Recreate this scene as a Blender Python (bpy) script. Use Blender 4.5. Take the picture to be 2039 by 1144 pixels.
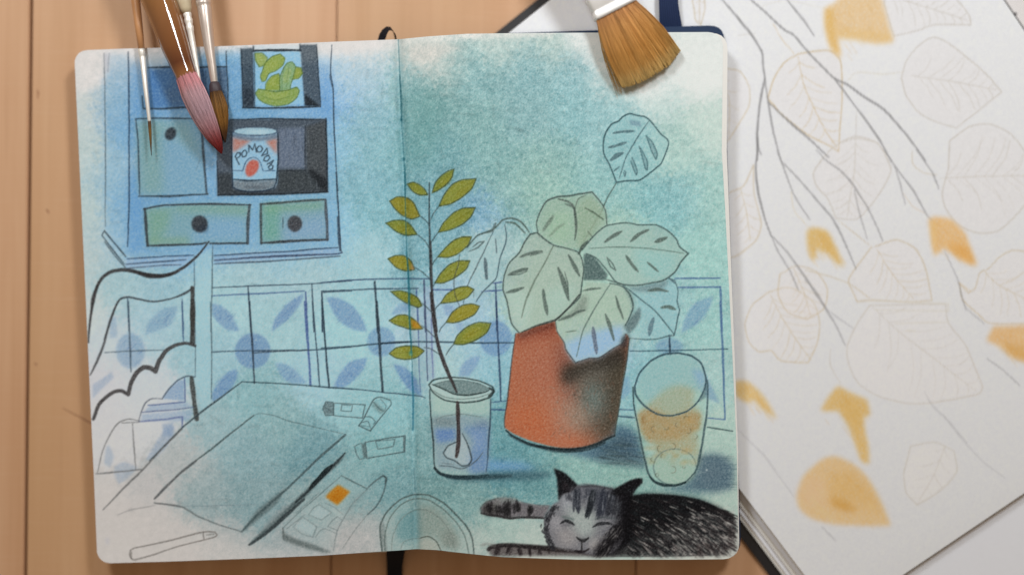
import bpy, bmesh, math
import numpy as np
from mathutils import Vector, Matrix

# ---------------------------------------------------------------- camera, light, exposure
for o in list(bpy.data.objects):
    bpy.data.objects.remove(o)
SC = bpy.context.scene
COL = SC.collection
D_FOC = 0.450            # lens to the open page
Z_PAGE = 0.018           # height of the open right-hand page above the table
Z_CAM = Z_PAGE + D_FOC
K_PX = 0.0002            # metres on the page per photograph pixel (an A5 sketchbook)

cam = bpy.data.cameras.new("camera")
cam.sensor_width = 36.0
cam.lens = 36.0 * D_FOC / (2039 * K_PX)
cam.clip_start = 0.01
cam.clip_end = 20
cam.dof.use_dof = True
cam.dof.focus_distance = D_FOC
cam.dof.aperture_fstop = 1.05
cam_o = bpy.data.objects.new("camera", cam)
cam_o.location = (0, 0, Z_CAM)
COL.objects.link(cam_o)
SC.camera = cam_o

w = bpy.data.worlds.new("World")
SC.world = w
w.use_nodes = True
w.node_tree.nodes["Background"].inputs[0].default_value = (1.0, 0.76, 0.52, 1)
w.node_tree.nodes["Background"].inputs[1].default_value = 0.25

def lamp(name, loc, aim, size, power, col):
    l = bpy.data.lights.new(name, 'AREA')
    l.shape = 'RECTANGLE'; l.size = size[0]; l.size_y = size[1]
    l.energy = power; l.color = col
    o = bpy.data.objects.new(name, l)
    o.location = loc
    o.rotation_euler = (Vector(aim) - Vector(loc)).to_track_quat('-Z', 'Y').to_euler()
    COL.objects.link(o)
lamp("ceiling_lamp", (-0.27, 0.46, 0.56), (-0.03, 0.04, 0), (0.14, 0.14), 2.42, (0.945, 0.985, 1.0))
lamp("ceiling_lamp", (0.27, 0.46, 0.56), (0, 0.04, 0), (0.12, 0.12), 2.9, (0.945, 0.985, 1.0))

SC.view_settings.view_transform = 'Standard'
SC.view_settings.look = 'None'
SC.view_settings.exposure = 0.0
SC.view_settings.gamma = 1.0
SC.view_settings.use_curve_mapping = False
SC.cycles.max_bounces = 8

def P(px, py, z):
    """photograph pixel of a thing known to lie at height z -> its place on the table"""
    k = K_PX * (Z_CAM - z) / D_FOC
    return Vector(((px - 1019.5) * k, (572.0 - py) * k, z))

# ---------------------------------------------------------------- helpers
def mesh_obj(name, verts, faces, mat=None, parent=None, smooth_=False):
    me = bpy.data.meshes.new(name)
    me.from_pydata([tuple(v) for v in verts], [], faces)
    me.update()
    if smooth_:
        me.polygons.foreach_set("use_smooth", [True] * len(me.polygons))
    if mat: me.materials.append(mat)
    o = bpy.data.objects.new(name, me)
    COL.objects.link(o)
    if parent: attach(o, parent)
    return o

def attach(o, parent):
    o.parent = parent
    m = parent.matrix_basis.copy(); p = parent.parent
    while p:
        m = p.matrix_basis @ m; p = p.parent
    o.matrix_parent_inverse = m.inverted()

def thing(name, label, cat, loc=(0, 0, 0), group=None):
    o = bpy.data.objects.new(name, None)
    o.empty_display_size = .02
    o.location = loc
    COL.objects.link(o)
    o["label"] = label
    if cat: o["category"] = cat
    if group: o["group"] = group
    return o

def recalc(o):
    bm = bmesh.new(); bm.from_mesh(o.data)
    bmesh.ops.recalc_face_normals(bm, faces=bm.faces)
    bm.to_mesh(o.data); bm.free()

def bevel(o, wdt, seg=2):
    m = o.modifiers.new("bevel", 'BEVEL'); m.width = wdt; m.segments = seg; m.limit_method = 'ANGLE'

def slab(name, outline, ztop, zbot, mat, parent=None, bev=0):
    """a plate whose outline is given in photograph pixels; ztop / zbot are heights or functions of the pixel"""
    f = ztop if callable(ztop) else (lambda x, y: ztop)
    g = zbot if callable(zbot) else (lambda x, y: zbot)
    n = len(outline); v = []
    for x, y in outline: v.append(P(x, y, f(x, y)))
    for x, y in outline:
        t = P(x, y, f(x, y)); v.append(Vector((t.x, t.y, g(x, y))))
    fc = [list(range(n)), list(range(2 * n - 1, n - 1, -1))]
    for i in range(n):
        j = (i + 1) % n; fc.append([i, i + n, j + n, j])
    o = mesh_obj(name, v, fc, mat, parent)
    recalc(o)
    if bev: bevel(o, bev)
    return o

def loft(name, stations, mat, parent, n=20, cap=True, flat=None, col=None):
    """rings along a centre line; station = (centre Vector, radius) in metres; flat = (side Vector, aspect)"""
    v, f = [], []
    m = len(stations)
    for i, (c, r) in enumerate(stations):
        d = (stations[min(m - 1, i + 1)][0] - stations[max(0, i - 1)][0]).normalized()
        if flat:
            s = flat[0]
        else:
            s = d.cross(Vector((0, 0, 1))).normalized()
        u = s.cross(d).normalized()
        for k in range(n):
            a = 2 * math.pi * k / n
            ca, sa = math.cos(a), math.sin(a)
            if flat:
                e = .24
                ca = math.copysign(abs(ca) ** e, ca); sa = math.copysign(abs(sa) ** e, sa)
                v.append(c + s * (ca * r) + u * (sa * flat[1](i)))
            else:
                v.append(c + (s * ca + u * sa) * r)
    for i in range(m - 1):
        for k in range(n):
            a = i * n + k; b = i * n + (k + 1) % n
            f.append([a, b, b + n, a + n])
    if cap:
        f.append(list(range(n - 1, -1, -1))); f.append(list(range((m - 1) * n, m * n)))
    o = mesh_obj(name, v, f, mat, parent, True)
    recalc(o)
    return o

def hairs(name, paths, mat, parent, r0):
    """tapering three-sided hairs; a path = list of (Vector, colour); one joined part"""
    v, f, c = [], [], []
    for p in paths:
        m = len(p); b0 = len(v)
        for i, (q, cl) in enumerate(p):
            d = (p[min(m - 1, i + 1)][0] - p[max(0, i - 1)][0]).normalized()
            s = d.cross(Vector((.3, .2, .93))).normalized(); u = s.cross(d)
            r = r0 * (1 - .75 * (i / (m - 1)) ** 2)
            for k in range(3):
                a = 2.094 * k
                v.append(q + s * (math.cos(a) * r) + u * (math.sin(a) * r)); c.append(cl)
        for i in range(m - 1):
            for k in range(3):
                a = b0 + 3 * i + k; b = b0 + 3 * i + (k + 1) % 3
                f.append([a, b, b + 3, a + 3])
    o = mesh_obj(name, v, f, mat, parent, True)
    paint_attr(o, c)
    return o

def paint_attr(o, cols):
    at = o.data.attributes.new("pigment", 'FLOAT_COLOR', 'POINT')
    a = np.ones((len(o.data.vertices), 4), np.float32); a[:, :3] = np.asarray(cols, np.float32)
    at.data.foreach_set("color", a.ravel())

# ---------------------------------------------------------------- materials
class M:
    """small node-tree writer"""
    def __init__(s, name):
        s.m = bpy.data.materials.new(name); s.m.use_nodes = True
        s.t = s.m.node_tree; s.b = s.t.nodes["Principled BSDF"]
    def n(s, typ, **kw):
        x = s.t.nodes.new(typ)
        for k, v in kw.items():
            if k in x.inputs: x.inputs[k].default_value = v
            else: setattr(x, k, v)
        return x
    def l(s, a, b): s.t.links.new(a, b); return s
    def mix(s, a, b, f, mode='MIX'):
        x = s.t.nodes.new('ShaderNodeMix'); x.data_type = 'RGBA'; x.blend_type = mode
        for i, v in ((0, f), (6, a), (7, b)):
            if hasattr(v, 'is_linked'): s.l(v, x.inputs[i])
            else: x.inputs[i].default_value = v if i == 0 else (*v, 1)
        return x.outputs[2]
    def ramp(s, f, pts_):
        x = s.t.nodes.new('ShaderNodeValToRGB'); s.l(f, x.inputs[0]); e = x.color_ramp.elements
        while len(e) < len(pts_): e.new(.5)
        for q, (p, c) in zip(e, pts_): q.position = p; q.color = (*c, 1) if hasattr(c, '__len__') else (c, c, c, 1)
        return x.outputs[0]
    def coords(s, kind='Object', scale=(1, 1, 1), rot=(0, 0, 0), loc=None):
        tc = s.n('ShaderNodeTexCoord'); mp = s.n('ShaderNodeMapping'); mp.inputs['Scale'].default_value = scale; mp.inputs['Rotation'].default_value = rot
        s.l(tc.outputs[kind], mp.inputs['Vector'])
        return mp.outputs[0]
    def noise(s, vec, scale=5., detail=3., rough=.5, dist=0.):
        x = s.n('ShaderNodeTexNoise'); x.inputs['Scale'].default_value = scale; x.inputs['Detail'].default_value = detail; x.inputs['Roughness'].default_value = rough; x.inputs['Distortion'].default_value = dist
        s.l(vec, x.inputs['Vector']); return x.outputs[0]
    def bump(s, h, strength, dist):
        x = s.n('ShaderNodeBump'); x.inputs['Strength'].default_value = strength; x.inputs['Distance'].default_value = dist
        s.l(h, x.inputs['Height']); s.l(x.outputs[0], s.b.inputs['Normal'])
    def set(s, **kw):
        for k, v in kw.items():
            i = s.b.inputs[k.replace('_', ' ')]
            if hasattr(v, 'is_linked'): s.l(v, i)
            else: i.default_value = (*v, 1) if hasattr(v, '__len__') and len(v) == 3 else v
        return s.m

def m_pine():
    m = M("pale_pine")
    oi = m.n('ShaderNodeObjectInfo')
    tc = m.n('ShaderNodeTexCoord'); ad = m.n('ShaderNodeVectorMath', operation='MULTIPLY_ADD')
    m.l(oi.outputs['Location'], ad.inputs[0]); ad.inputs[1].default_value = (7.3, 3.1, 0); m.l(tc.outputs['Object'], ad.inputs[2])
    def mp(sc):
        x = m.n('ShaderNodeMapping'); x.inputs['Scale'].default_value = sc; m.l(ad.outputs[0], x.inputs[0]); return x.outputs[0]
    wob = m.noise(mp((9, 2.2, 9)), 1.0, 2)
    g1 = m.noise(mp((90, 3.0, 60)), 1.0, 4, .55, .6)
    g2 = m.noise(mp((420, 9, 300)), 1.0, 3, .6)
    blot = m.noise(mp((16, 7, 16)), 1.0, 3, .6)
    cross = m.noise(mp((30, 700, 30)), 1.0, 2, .6)
    c = m.ramp(g1, [(.30, (.55, .31, .168)), (.5, (.61, .36, .208)), (.72, (.67, .42, .255))])
    c = m.mix(c, (.56, .295, .16), m.ramp(blot, [(.42, 0.), (.72, .55)]))
    c = m.mix(c, (.56, .34, .17), m.ramp(wob, [(.5, 0.), (.7, .5)]))
    c = m.mix(c, (.40, .205, .10), m.ramp(g2, [(.56, 0.), (.8, .24)]))
    c = m.mix(c, (.66, .43, .28), m.ramp(cross, [(.55, 0.), (.85, .30)]))
    m.bump(g2, .25, .0002)
    return m.set(Base_Color=c, Roughness=.5)

def m_page():
    m = M("painted_paper")
    a = m.n('ShaderNodeAttribute', attribute_name="pigment")
    v = m.coords('Object', (1, 1, 1))
    g = m.noise(v, 2600, 2, .6); h = m.noise(v, 900, 3, .6)
    c = m.mix(a.outputs[0], m.ramp(g, [(.3, .93), (.7, 1.0)]), 1.0, 'MULTIPLY')
    m.bump(h, .20, .00012)
    return m.set(Base_Color=c, Roughness=.85, Specular_IOR_Level=.06)

def m_plain(name, col, rough=.6, var=.06, scale=300, **kw):
    m = M(name)
    v = m.coords('Object'); n = m.noise(v, scale, 3, .55)
    c = m.mix(tuple(x * (1 - var) for x in col), tuple(min(1, x * (1 + var)) for x in col), n)
    m.bump(n, .12, .0001)
    return m.set(Base_Color=c, Roughness=rough, **kw)

def m_stack():
    """edges of many sheets: fine lines parallel to the table"""
    m = M("page_edges")
    v = m.coords('Object', (3, 3, 9000)); n = m.noise(v, 1.0, 2, .5)
    return m.set(Base_Color=m.ramp(n, [(.3, (.60, .58, .55)), (.6, (.78, .765, .735))]), Roughness=.8)

def m_hair():
    m = M("bristle_hair")
    a = m.n('ShaderNodeAttribute', attribute_name="pigment")
    return m.set(Base_Color=a.outputs[0], Roughness=.5, Specular_IOR_Level=.22)

def m_weave(name, c1, c2, rot=0.):
    m = M(name)
    v = m.coords('Object', (1, 1, 1), (0, 0, rot))
    w1 = m.n('ShaderNodeTexWave', wave_type='BANDS', bands_direction='X'); w1.inputs['Scale'].default_value = 420; w1.inputs['Distortion'].default_value = .6
    m.l(v, w1.inputs[0])
    m.bump(w1.outputs[1], .6, .0002)
    return m.set(Base_Color=m.mix(c1, c2, w1.outputs[1]), Roughness=.7, Specular_IOR_Level=.15)

def m_metal(name, col, rough, brushed=600, met=1.0):
    m = M(name)
    n = m.noise(m.coords('Object', (brushed, brushed * .15, brushed)), 1.0, 3)
    r = m.ramp(n, [(.3, rough * .8), (.7, rough * 1.25)])
    return m.set(Base_Color=col, Metallic=met, Roughness=r)

PINE = m_pine(); PAGE = m_page(); STACK = m_stack(); HAIR = m_hair()
NAVY = m_plain("navy_cover_cloth", (.016, .034, .082), .6, .25, 1500, Specular_IOR_Level=.2)
BLACKC = m_plain("black_cover_board", (.012, .011, .013), .5, .2, 1200)
PAPER = m_plain("white_paper", (.785, .80, .86), .8, .02, 400)
LEAFP = m_plain("cream_paper", (.79, .78, .755), .8, .02, 400)
GAP = m_plain("dark_underframe", (.10, .052, .025), .8, .2, 60)
# ---------------------------------------------------------------- drawing engine
# Coloured-pencil and watercolour drawing, computed with numpy and stored per vertex
# on the pages (no image files).
RNG = np.random.default_rng(7)
S1 = 570.0 / 2038.0
FR = {'A': (130, 60, S1), 'B': (130, 340, S1), 'C': (130, 600, S1), 'D': (130, 820, S1),
      'E': (640, 60, S1), 'F': (640, 340, S1), 'G': (640, 600, S1), 'H': (640, 820, S1),
      'I': (930, 820, S1), 'J': (930, 340, S1), 'K': (930, 600, S1), 'L': (1130, 0, S1),
      'M': (1469, 0, S1), 'N': (1469, 300, S1), 'O': (1469, 560, S1), 'Q': (1469, 824, S1),
      'R': (430, 230, 250 / 1682.), 'U': (1170, 200, 300 / 1716.), 'V': (540, 920, 420 / 2039.),
      'W': (940, 920, 300 / 1716.), 'X': (1190, 920, 300 / 1716.), 'P': (0, 0, 1.0)}

def pts(fr, s):
    x0, y0, k = FR[fr]
    if isinstance(s, str):
        a = np.array([[float(v) for v in p.split(',')] for p in s.split()])
    else:
        a = np.array(s, float)
    return a * k + np.array([x0, y0])

def smooth(p, step=3.0):
    """Catmull-Rom through the points; turns sharper than 50 degrees stay corners"""
    if len(p) > 3:
        d = np.diff(p, axis=0); d = d / np.maximum(1e-6, np.hypot(d[:, 0], d[:, 1]))[:, None]
        k = [i + 1 for i in range(len(d) - 1) if d[i] @ d[i + 1] < .64]
        if k:
            k = [0] + k + [len(p) - 1]
            return np.vstack([smooth(p[a:b + 1], step) for a, b in zip(k[:-1], k[1:])])
    if len(p) < 3:
        n = max(2, int(np.hypot(*(p[-1] - p[0])) / step))
        t = np.linspace(0, 1, n)[:, None]
        return p[0] * (1 - t) + p[-1] * t
    q = np.vstack([2 * p[0] - p[1], p, 2 * p[-1] - p[-2]])
    out = []
    for i in range(1, len(q) - 2):
        n = max(2, int(np.hypot(*(q[i + 1] - q[i])) / step))
        t = np.linspace(0, 1, n, endpoint=False)[:, None]
        a, b, c, d = q[i - 1], q[i], q[i + 1], q[i + 2]
        cr = .5 * (2 * b + (c - a) * t + (2 * a - 5 * b + 4 * c - d) * t * t + (3 * b - a - 3 * c + d) * t ** 3)
        li = b * (1 - t) + c * t
        out.append(.7 * cr + .3 * li)
    out.append(p[-1:])
    return np.vstack(out)

def gauss(m, s):
    if s < .35:
        return m
    r = int(3 * s) + 1
    k = np.exp(-.5 * (np.arange(-r, r + 1) / s) ** 2); k /= k.sum()
    for ax in (0, 1):
        pad = [(0, 0), (0, 0)]; pad[ax] = (r, r)
        pm = np.pad(m, pad, mode='edge'); o = np.zeros_like(m)
        n = m.shape[ax]
        for i, w in enumerate(k):
            o += w * (pm[i:i + n] if ax == 0 else pm[:, i:i + n])
        m = o
    return m

def noise(h, w, lo, hi, seed, sx=1., sy=1.):
    """band-limited unit noise, feature sizes lo..hi pixels (sx, sy stretch it)"""
    r = np.random.default_rng(seed)
    f = np.fft.rfft2(r.standard_normal((h, w)))
    fy = np.fft.fftfreq(h)[:, None] * sy; fx = np.fft.rfftfreq(w)[None, :] * sx
    q = np.sqrt(fx * fx + fy * fy)
    f *= np.exp(-(q * lo) ** 2) - np.exp(-(q * hi) ** 2)
    n = np.fft.irfft2(f, s=(h, w))
    return n / n.std()

class Canvas:
    def __init__(s, x0, y0, w, h, seed=3):
        s.x0, s.y0, s.w, s.h = x0, y0, w, h
        s.press = (1., 1., 1.)     # pencil pressure: width, opacity, darkness
        s.Y, s.X = np.mgrid[y0:y0 + h, x0:x0 + w].astype(np.float32)
        s.c = np.zeros((h, w, 3), np.float32)
        s.g1 = noise(h, w, 1.2, 4, seed); s.g2 = noise(h, w, 3, 12, seed + 1); s.g3 = noise(h, w, 9, 60, seed + 2)

    def box(s, p, m):
        x1 = int(max(0, np.floor(p[:, 0].min() - m - s.x0))); x2 = int(min(s.w, np.ceil(p[:, 0].max() + m - s.x0) + 1))
        y1 = int(max(0, np.floor(p[:, 1].min() - m - s.y0))); y2 = int(min(s.h, np.ceil(p[:, 1].max() + m - s.y0) + 1))
        return x1, x2, y1, y2

    def mix(s, bx, m, col):
        x1, x2, y1, y2 = bx
        c = s.c[y1:y2, x1:x2]
        c += (np.array(col, np.float32) - c) * m[..., None].astype(np.float32)

    def stroke(s, fr, p, w=2.0, col=(60, 70, 80), a=.8, taper=.35, g=.26, jit=.5, soft=.7, step=3.0):
        p = smooth(pts(fr, p), step)
        w *= s.press[0]; a = min(1., a * s.press[1]); col = tuple(v * s.press[2] for v in col)
        if jit:
            n = len(p); j = np.cumsum(RNG.standard_normal((n, 2)) * .25, 0)
            j -= np.linspace(0, 1, n)[:, None] * j[-1]
            p = p + np.clip(j, -2, 2) * jit
        n = len(p)
        t = np.linspace(0, 1, n)
        wd = w * (1 - taper * np.clip(np.abs(2 * t - 1) ** 3, 0, 1)) * (1 + .12 * np.sin(t * 9 + RNG.random() * 6))
        bx = s.box(p, w + 3)
        x1, x2, y1, y2 = bx
        if x2 <= x1 or y2 <= y1: return
        buf = np.zeros((y2 - y1, x2 - x1), np.float32)
        for i in range(n - 1):
            q = p[i:i + 2]; X1, X2, Y1, Y2 = s.box(q, w * .5 + 2)
            if X2 <= X1 or Y2 <= Y1: continue
            xx = s.X[Y1:Y2, X1:X2]; yy = s.Y[Y1:Y2, X1:X2]
            d = q[1] - q[0]; L = max(1e-6, d @ d)
            u = np.clip(((xx - q[0, 0]) * d[0] + (yy - q[0, 1]) * d[1]) / L, 0, 1)
            ds = np.hypot(xx - q[0, 0] - u * d[0], yy - q[0, 1] - u * d[1])
            hw = .5 * (wd[i] + (wd[i + 1] - wd[i]) * u)
            cov = np.clip((hw + soft - ds) / (2 * soft), 0, 1)
            b = buf[Y1 - y1:Y2 - y1, X1 - x1:X2 - x1]
            np.maximum(b, cov, out=b)
        gr = 1 - g * np.clip(.45 + .5 * s.g1[y1:y2, x1:x2] + .25 * s.g2[y1:y2, x1:x2], 0, 1.4)
        s.mix(bx, np.clip(buf * a * gr, 0, 1), col)

    def fill(s, fr, p, col, a=.85, blur=1.2, g=.2, sm=True, stk=None):
        p = pts(fr, p)
        if sm: p = smooth(np.vstack([p, p[:1]]), 5)
        bx = s.box(p, 3 * blur + 2); x1, x2, y1, y2 = bx
        if x2 <= x1 or y2 <= y1: return
        xx = s.X[y1:y2, x1:x2]; yy = s.Y[y1:y2, x1:x2]
        m = np.zeros(xx.shape, bool)
        q = np.roll(p, -1, 0)
        for (ax, ay), (bx_, by) in zip(p, q):
            if ay == by: continue
            c = (ay > yy) != (by > yy)
            m ^= c & (xx < (bx_ - ax) * (yy - ay) / (by - ay) + ax)
        m = gauss(m.astype(np.float32), blur)
        n = .75 * s.g2[y1:y2, x1:x2] + .2 * s.g1[y1:y2, x1:x2]
        if stk is not None:
            n = .7 * stk[y1:y2, x1:x2] + .4 * s.g1[y1:y2, x1:x2]
        s.mix(bx, np.clip(m * a * (1 + .6 * g * n), 0, 1), col)

    def ell(s, fr, cx, cy, rx, ry, col, a=.85, blur=1.2, g=.2, rot=0.):
        t = np.linspace(0, 2 * np.pi, 28, endpoint=False)
        x = rx * np.cos(t); y = ry * np.sin(t); c, k = np.cos(rot), np.sin(rot)
        s.fill(fr, np.stack([cx + x * c - y * k, cy + x * k + y * c], 1), col, a, blur, g, sm=False)

    def hatch(s, fr, p, w, col, a=.6, n=7, seed=1):
        """a stripe built up of loose pencil strokes"""
        q = pts(fr, p); r = np.random.default_rng(seed + int(q[0, 0] * 7 + q[0, 1]))
        for i in range(n):
            o = np.array([r.normal(0, w * .28), r.normal(0, w * .25)]); k = q + o + r.normal(0, w * .08, q.shape)
            s.stroke('P', k, w * (.25 + .25 * r.random()), col, a, soft=.9, taper=.7, jit=.3)

    def arc(s, fr, cx, cy, r, a0, a1, w=2, col=(60, 70, 80), a=.7):
        t = np.radians(np.linspace(a0, a1, 9))
        s.stroke(fr, np.stack([cx + r * np.cos(t), cy + r * np.sin(t)], 1), w, col, a, step=1.2, jit=.1)

    def loop(s, fr, cx, cy, rx, ry, w=2, col=(60, 70, 80), a=.7, rot=0., **kw):
        t = np.linspace(0, 2 * np.pi, 15)
        x = rx * np.cos(t); y = ry * np.sin(t); c, k = np.cos(rot), np.sin(rot)
        s.stroke(fr, np.stack([cx + x * c - y * k, cy + x * k + y * c], 1), w, col, a, **kw)

    def sample(s, px, py):
        x = np.clip(px - s.x0, 0, s.w - 1.001); y = np.clip(py - s.y0, 0, s.h - 1.001)
        i = x.astype(int); j = y.astype(int); u = (x - i)[:, None]; v = (y - j)[:, None]
        c = s.c
        return (c[j, i] * (1 - u) + c[j, i + 1] * u) * (1 - v) + (c[j + 1, i] * (1 - u) + c[j + 1, i + 1] * u) * v

def srgb2lin(c):
    c = np.clip(c / 255., 0, 1)
    return np.where(c <= .04045, c / 12.92, ((c + .055) / 1.055) ** 2.4)
def w_spread(x, y):
    """bare paper as the photograph shows it"""
    return np.stack([np.interp(y, [70, 1110], t) for t in ((226, 190), (222, 187), (216, 184))], -1)

PICKS = """165,115,218,212,206 165,200,207,211,204 165,300,192,205,201 165,420,187,203,200 165,500,186,200,198 165,620,195,203,200 200,760,198,197,200
230,200,152,186,206 230,125,196,204,208 230,350,165,195,206 268,250,124,174,210 268,400,124,174,210 268,470,125,175,210 230,480,175,198,204
470,300,145,185,210 470,220,130,180,210 660,150,190,212,224 655,200,138,184,220 660,300,150,195,215 670,450,150,195,215 400,400,140,185,210 360,500,140,185,210 560,500,145,190,210 470,450,140,186,210
720,92,225,220,212 720,150,172,201,212 740,250,150,190,200 720,350,140,185,195 760,300,145,190,195 740,420,140,188,195 740,500,165,200,205 600,550,165,195,200 520,540,165,195,200 320,570,155,190,200 240,570,165,195,200
450,620,165,200,205 550,650,160,195,200 700,650,160,200,205 640,750,160,195,205 300,640,165,195,205 225,680,190,200,205 300,780,192,198,203 440,700,155,190,200
400,600,165,198,203 400,700,155,190,198 300,830,196,197,199 230,860,197,196,197 500,790,140,180,185 700,800,150,190,195 430,850,152,180,185 360,920,176,180,180 300,980,186,183,182 250,1050,192,187,184 210,1000,194,189,186
500,900,140,172,178 620,900,120,160,168 560,850,140,175,178 400,980,152,172,175 500,1000,137,166,171 450,1080,172,176,176 350,1090,186,182,180 600,1080,160,170,172 700,1080,170,169,169 700,960,140,175,178 760,900,135,178,180 780,960,125,165,170 760,830,140,185,190 720,1060,152,172,172 640,1010,150,172,173
840,100,205,208,198 862,125,214,208,198 820,170,155,195,195 860,190,122,166,163 900,120,168,197,191 1000,92,174,200,192 1000,74,216,218,208 1100,90,190,206,196 1180,88,222,222,216 1050,130,142,184,186 950,150,140,182,182 1150,140,143,187,190 1210,150,200,212,206
850,260,128,171,168 950,250,142,182,178 1050,230,144,183,183 1150,220,148,191,192 1220,230,160,198,198 880,300,124,171,174 980,330,138,180,177 1080,320,148,186,180 1000,380,146,184,178 1080,370,154,190,178 1130,430,154,190,178 950,415,128,172,198 880,380,123,168,176
820,300,130,178,180 820,420,128,176,184 890,450,130,175,185 830,520,132,178,187 960,520,152,186,192 1300,180,197,213,206 1400,150,222,222,215 1420,250,196,212,201 1350,300,175,203,193 1240,300,150,190,190 1350,400,143,189,190 1420,400,165,200,191 1300,420,138,187,188 1400,500,160,200,192 1180,380,150,192,188
1250,470,170,199,183 1100,550,173,199,181 1080,600,173,199,179 1250,520,166,198,185 1330,600,150,188,190 1200,640,172,200,178 1190,690,150,180,205 970,500,168,194,190 1400,620,155,195,190 1300,760,140,185,190 1420,760,160,192,188
900,600,158,189,205 950,700,153,189,205 980,740,140,185,195 900,730,165,195,195 860,650,168,195,205 990,850,110,160,166 1000,930,103,156,165 880,980,122,162,163 930,1000,132,169,168 1060,950,112,161,165 1150,930,142,181,175 1250,930,142,180,172 1350,980,140,175,170
1000,1050,155,182,175 1040,1075,174,185,178 950,1080,166,178,172 1420,880,165,190,180 1445,960,168,188,178 1455,1090,176,178,172 1455,850,168,192,182 900,900,130,168,170 840,900,132,172,175"""

def wash(cv):
    """paper white plus the watercolour ground"""
    W = np.stack([np.interp(cv.Y, [70, 1110], v) for v in ((226, 190), (222, 187), (216, 184))], -1).astype(np.float32)
    P = np.array([[float(v) for v in t.split(',')] for t in PICKS.split()])
    st = 6
    X = cv.X[::st, ::st]; Y = cv.Y[::st, ::st]
    num = np.zeros(X.shape + (3,)); den = np.zeros(X.shape)
    for x, y, r, g, b in P:
        d2 = (X - x) ** 2 + (Y - y) ** 2
        w = np.exp(-d2 / (2 * 30. ** 2)) + .02 * np.exp(-d2 / (2 * 80. ** 2)) + 1e-9 / (1 + d2)
        num += w[..., None] * np.array([r, g, b]); den += w
    lo = num / den[..., None]
    yi = np.clip((cv.Y - cv.y0) / st, 0, lo.shape[0] - 1.001); xi = np.clip((cv.X - cv.x0) / st, 0, lo.shape[1] - 1.001)
    # wavy look-up so that the wash patches get uneven edges
    xi = np.clip(xi + cv.g3 * 1.1 + cv.g2 * .35, 0, lo.shape[1] - 1.001); yi = np.clip(yi + np.roll(cv.g3, 97, 1) * 1.1 + np.roll(cv.g2, 53, 0) * .35, 0, lo.shape[0] - 1.001)
    i = xi.astype(int); j = yi.astype(int); u = (xi - i)[..., None]; v = (yi - j)[..., None]
    c = (lo[j, i] * (1 - u) + lo[j, i + 1] * u) * (1 - v) + (lo[j + 1, i] * (1 - u) + lo[j + 1, i + 1] * u) * v
    c = c.astype(np.float32)
    pig = np.clip((W - c).mean(-1) / 40., 0, 1)
    lm = (c * np.array([.3, .59, .11], np.float32)).sum(-1, keepdims=True); c = c + (lm - c) * .07
    c = c * (1 - (.06 * np.clip((cv.Y - 820) / 160., 0, 1) + .005) * pig)[..., None]
    cv.c[:] = c
    lo2 = gauss(pig.astype(np.float32), 7); edge = np.clip((lo2 - gauss(pig.astype(np.float32), 16)) * 2.2, 0, .5) * np.clip(1 - lo2, 0, 1)
    cv.c *= 1 - (.35 * edge)[..., None] * np.array([1.6, 1., .9], np.float32)
    # bare paper along the top and in corners
    cv.fill('P', "148,60 795,60 790,92 700,108 640,112 560,104 460,104 330,112 250,118 215,140 190,175 150,190", (224, 218, 212), .93, 7, .05)
    cv.fill('P', "1105,55 1460,55 1460,150 1420,185 1360,170 1300,200 1250,190 1205,150 1165,112", (224, 225, 218), .82, 11, .05)
    cv.fill('P', "800,60 1110,60 1100,73 1000,76 930,80 860,84 808,90", (220, 219, 210), .85, 4, .05)
    cv.fill('P', "812,92 880,88 930,92 890,108 850,126 822,124", (212, 208, 198), .75, 6, .1)
    cv.fill('P', "150,1000 230,1000 330,1005 420,1060 520,1100 640,1100 640,1140 150,1140", (190, 185, 182), .7, 16, .05)
    cv.fill('P', "660,1040 760,1030 770,1130 640,1130", (174, 172, 171), .7, 14, .05)
    n1 = noise(cv.h, cv.w, 1.6, 5, 41); n2 = noise(cv.h, cv.w, 14, 60, 37)
    fb = .8 * noise(cv.h, cv.w, 2.2, 6, 31) + .9 * noise(cv.h, cv.w, 4, 12, 33) + .7 * noise(cv.h, cv.w, 9, 28, 35) + .6 * n2 + .5 * noise(cv.h, cv.w, 40, 160, 39)
    hs = noise(cv.h, cv.w, 2.4, 9, 43, .5, 1.) + .6 * noise(cv.h, cv.w, 5, 40, 47, .25, 1.)
    m = pig * np.where(cv.X > 800, 1.0, .75)
    st = noise(cv.h, cv.w, 6, 90, 49, .12, 1.)
    d = m * (.021 * fb + .013 * hs + .012 * n1 + .012 * st)
    cv.c *= 1 - d[..., None] * np.array([1.75, 1.15, 1.05], np.float32)
    cv.c *= 1 - (.006 * n1 + .004 * n2)[..., None]

PEN = (62, 74, 84); LT = (120, 125, 128); BLU = (86, 108, 165); BRN = (66, 62, 63); GRN = (92, 110, 102)

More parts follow.
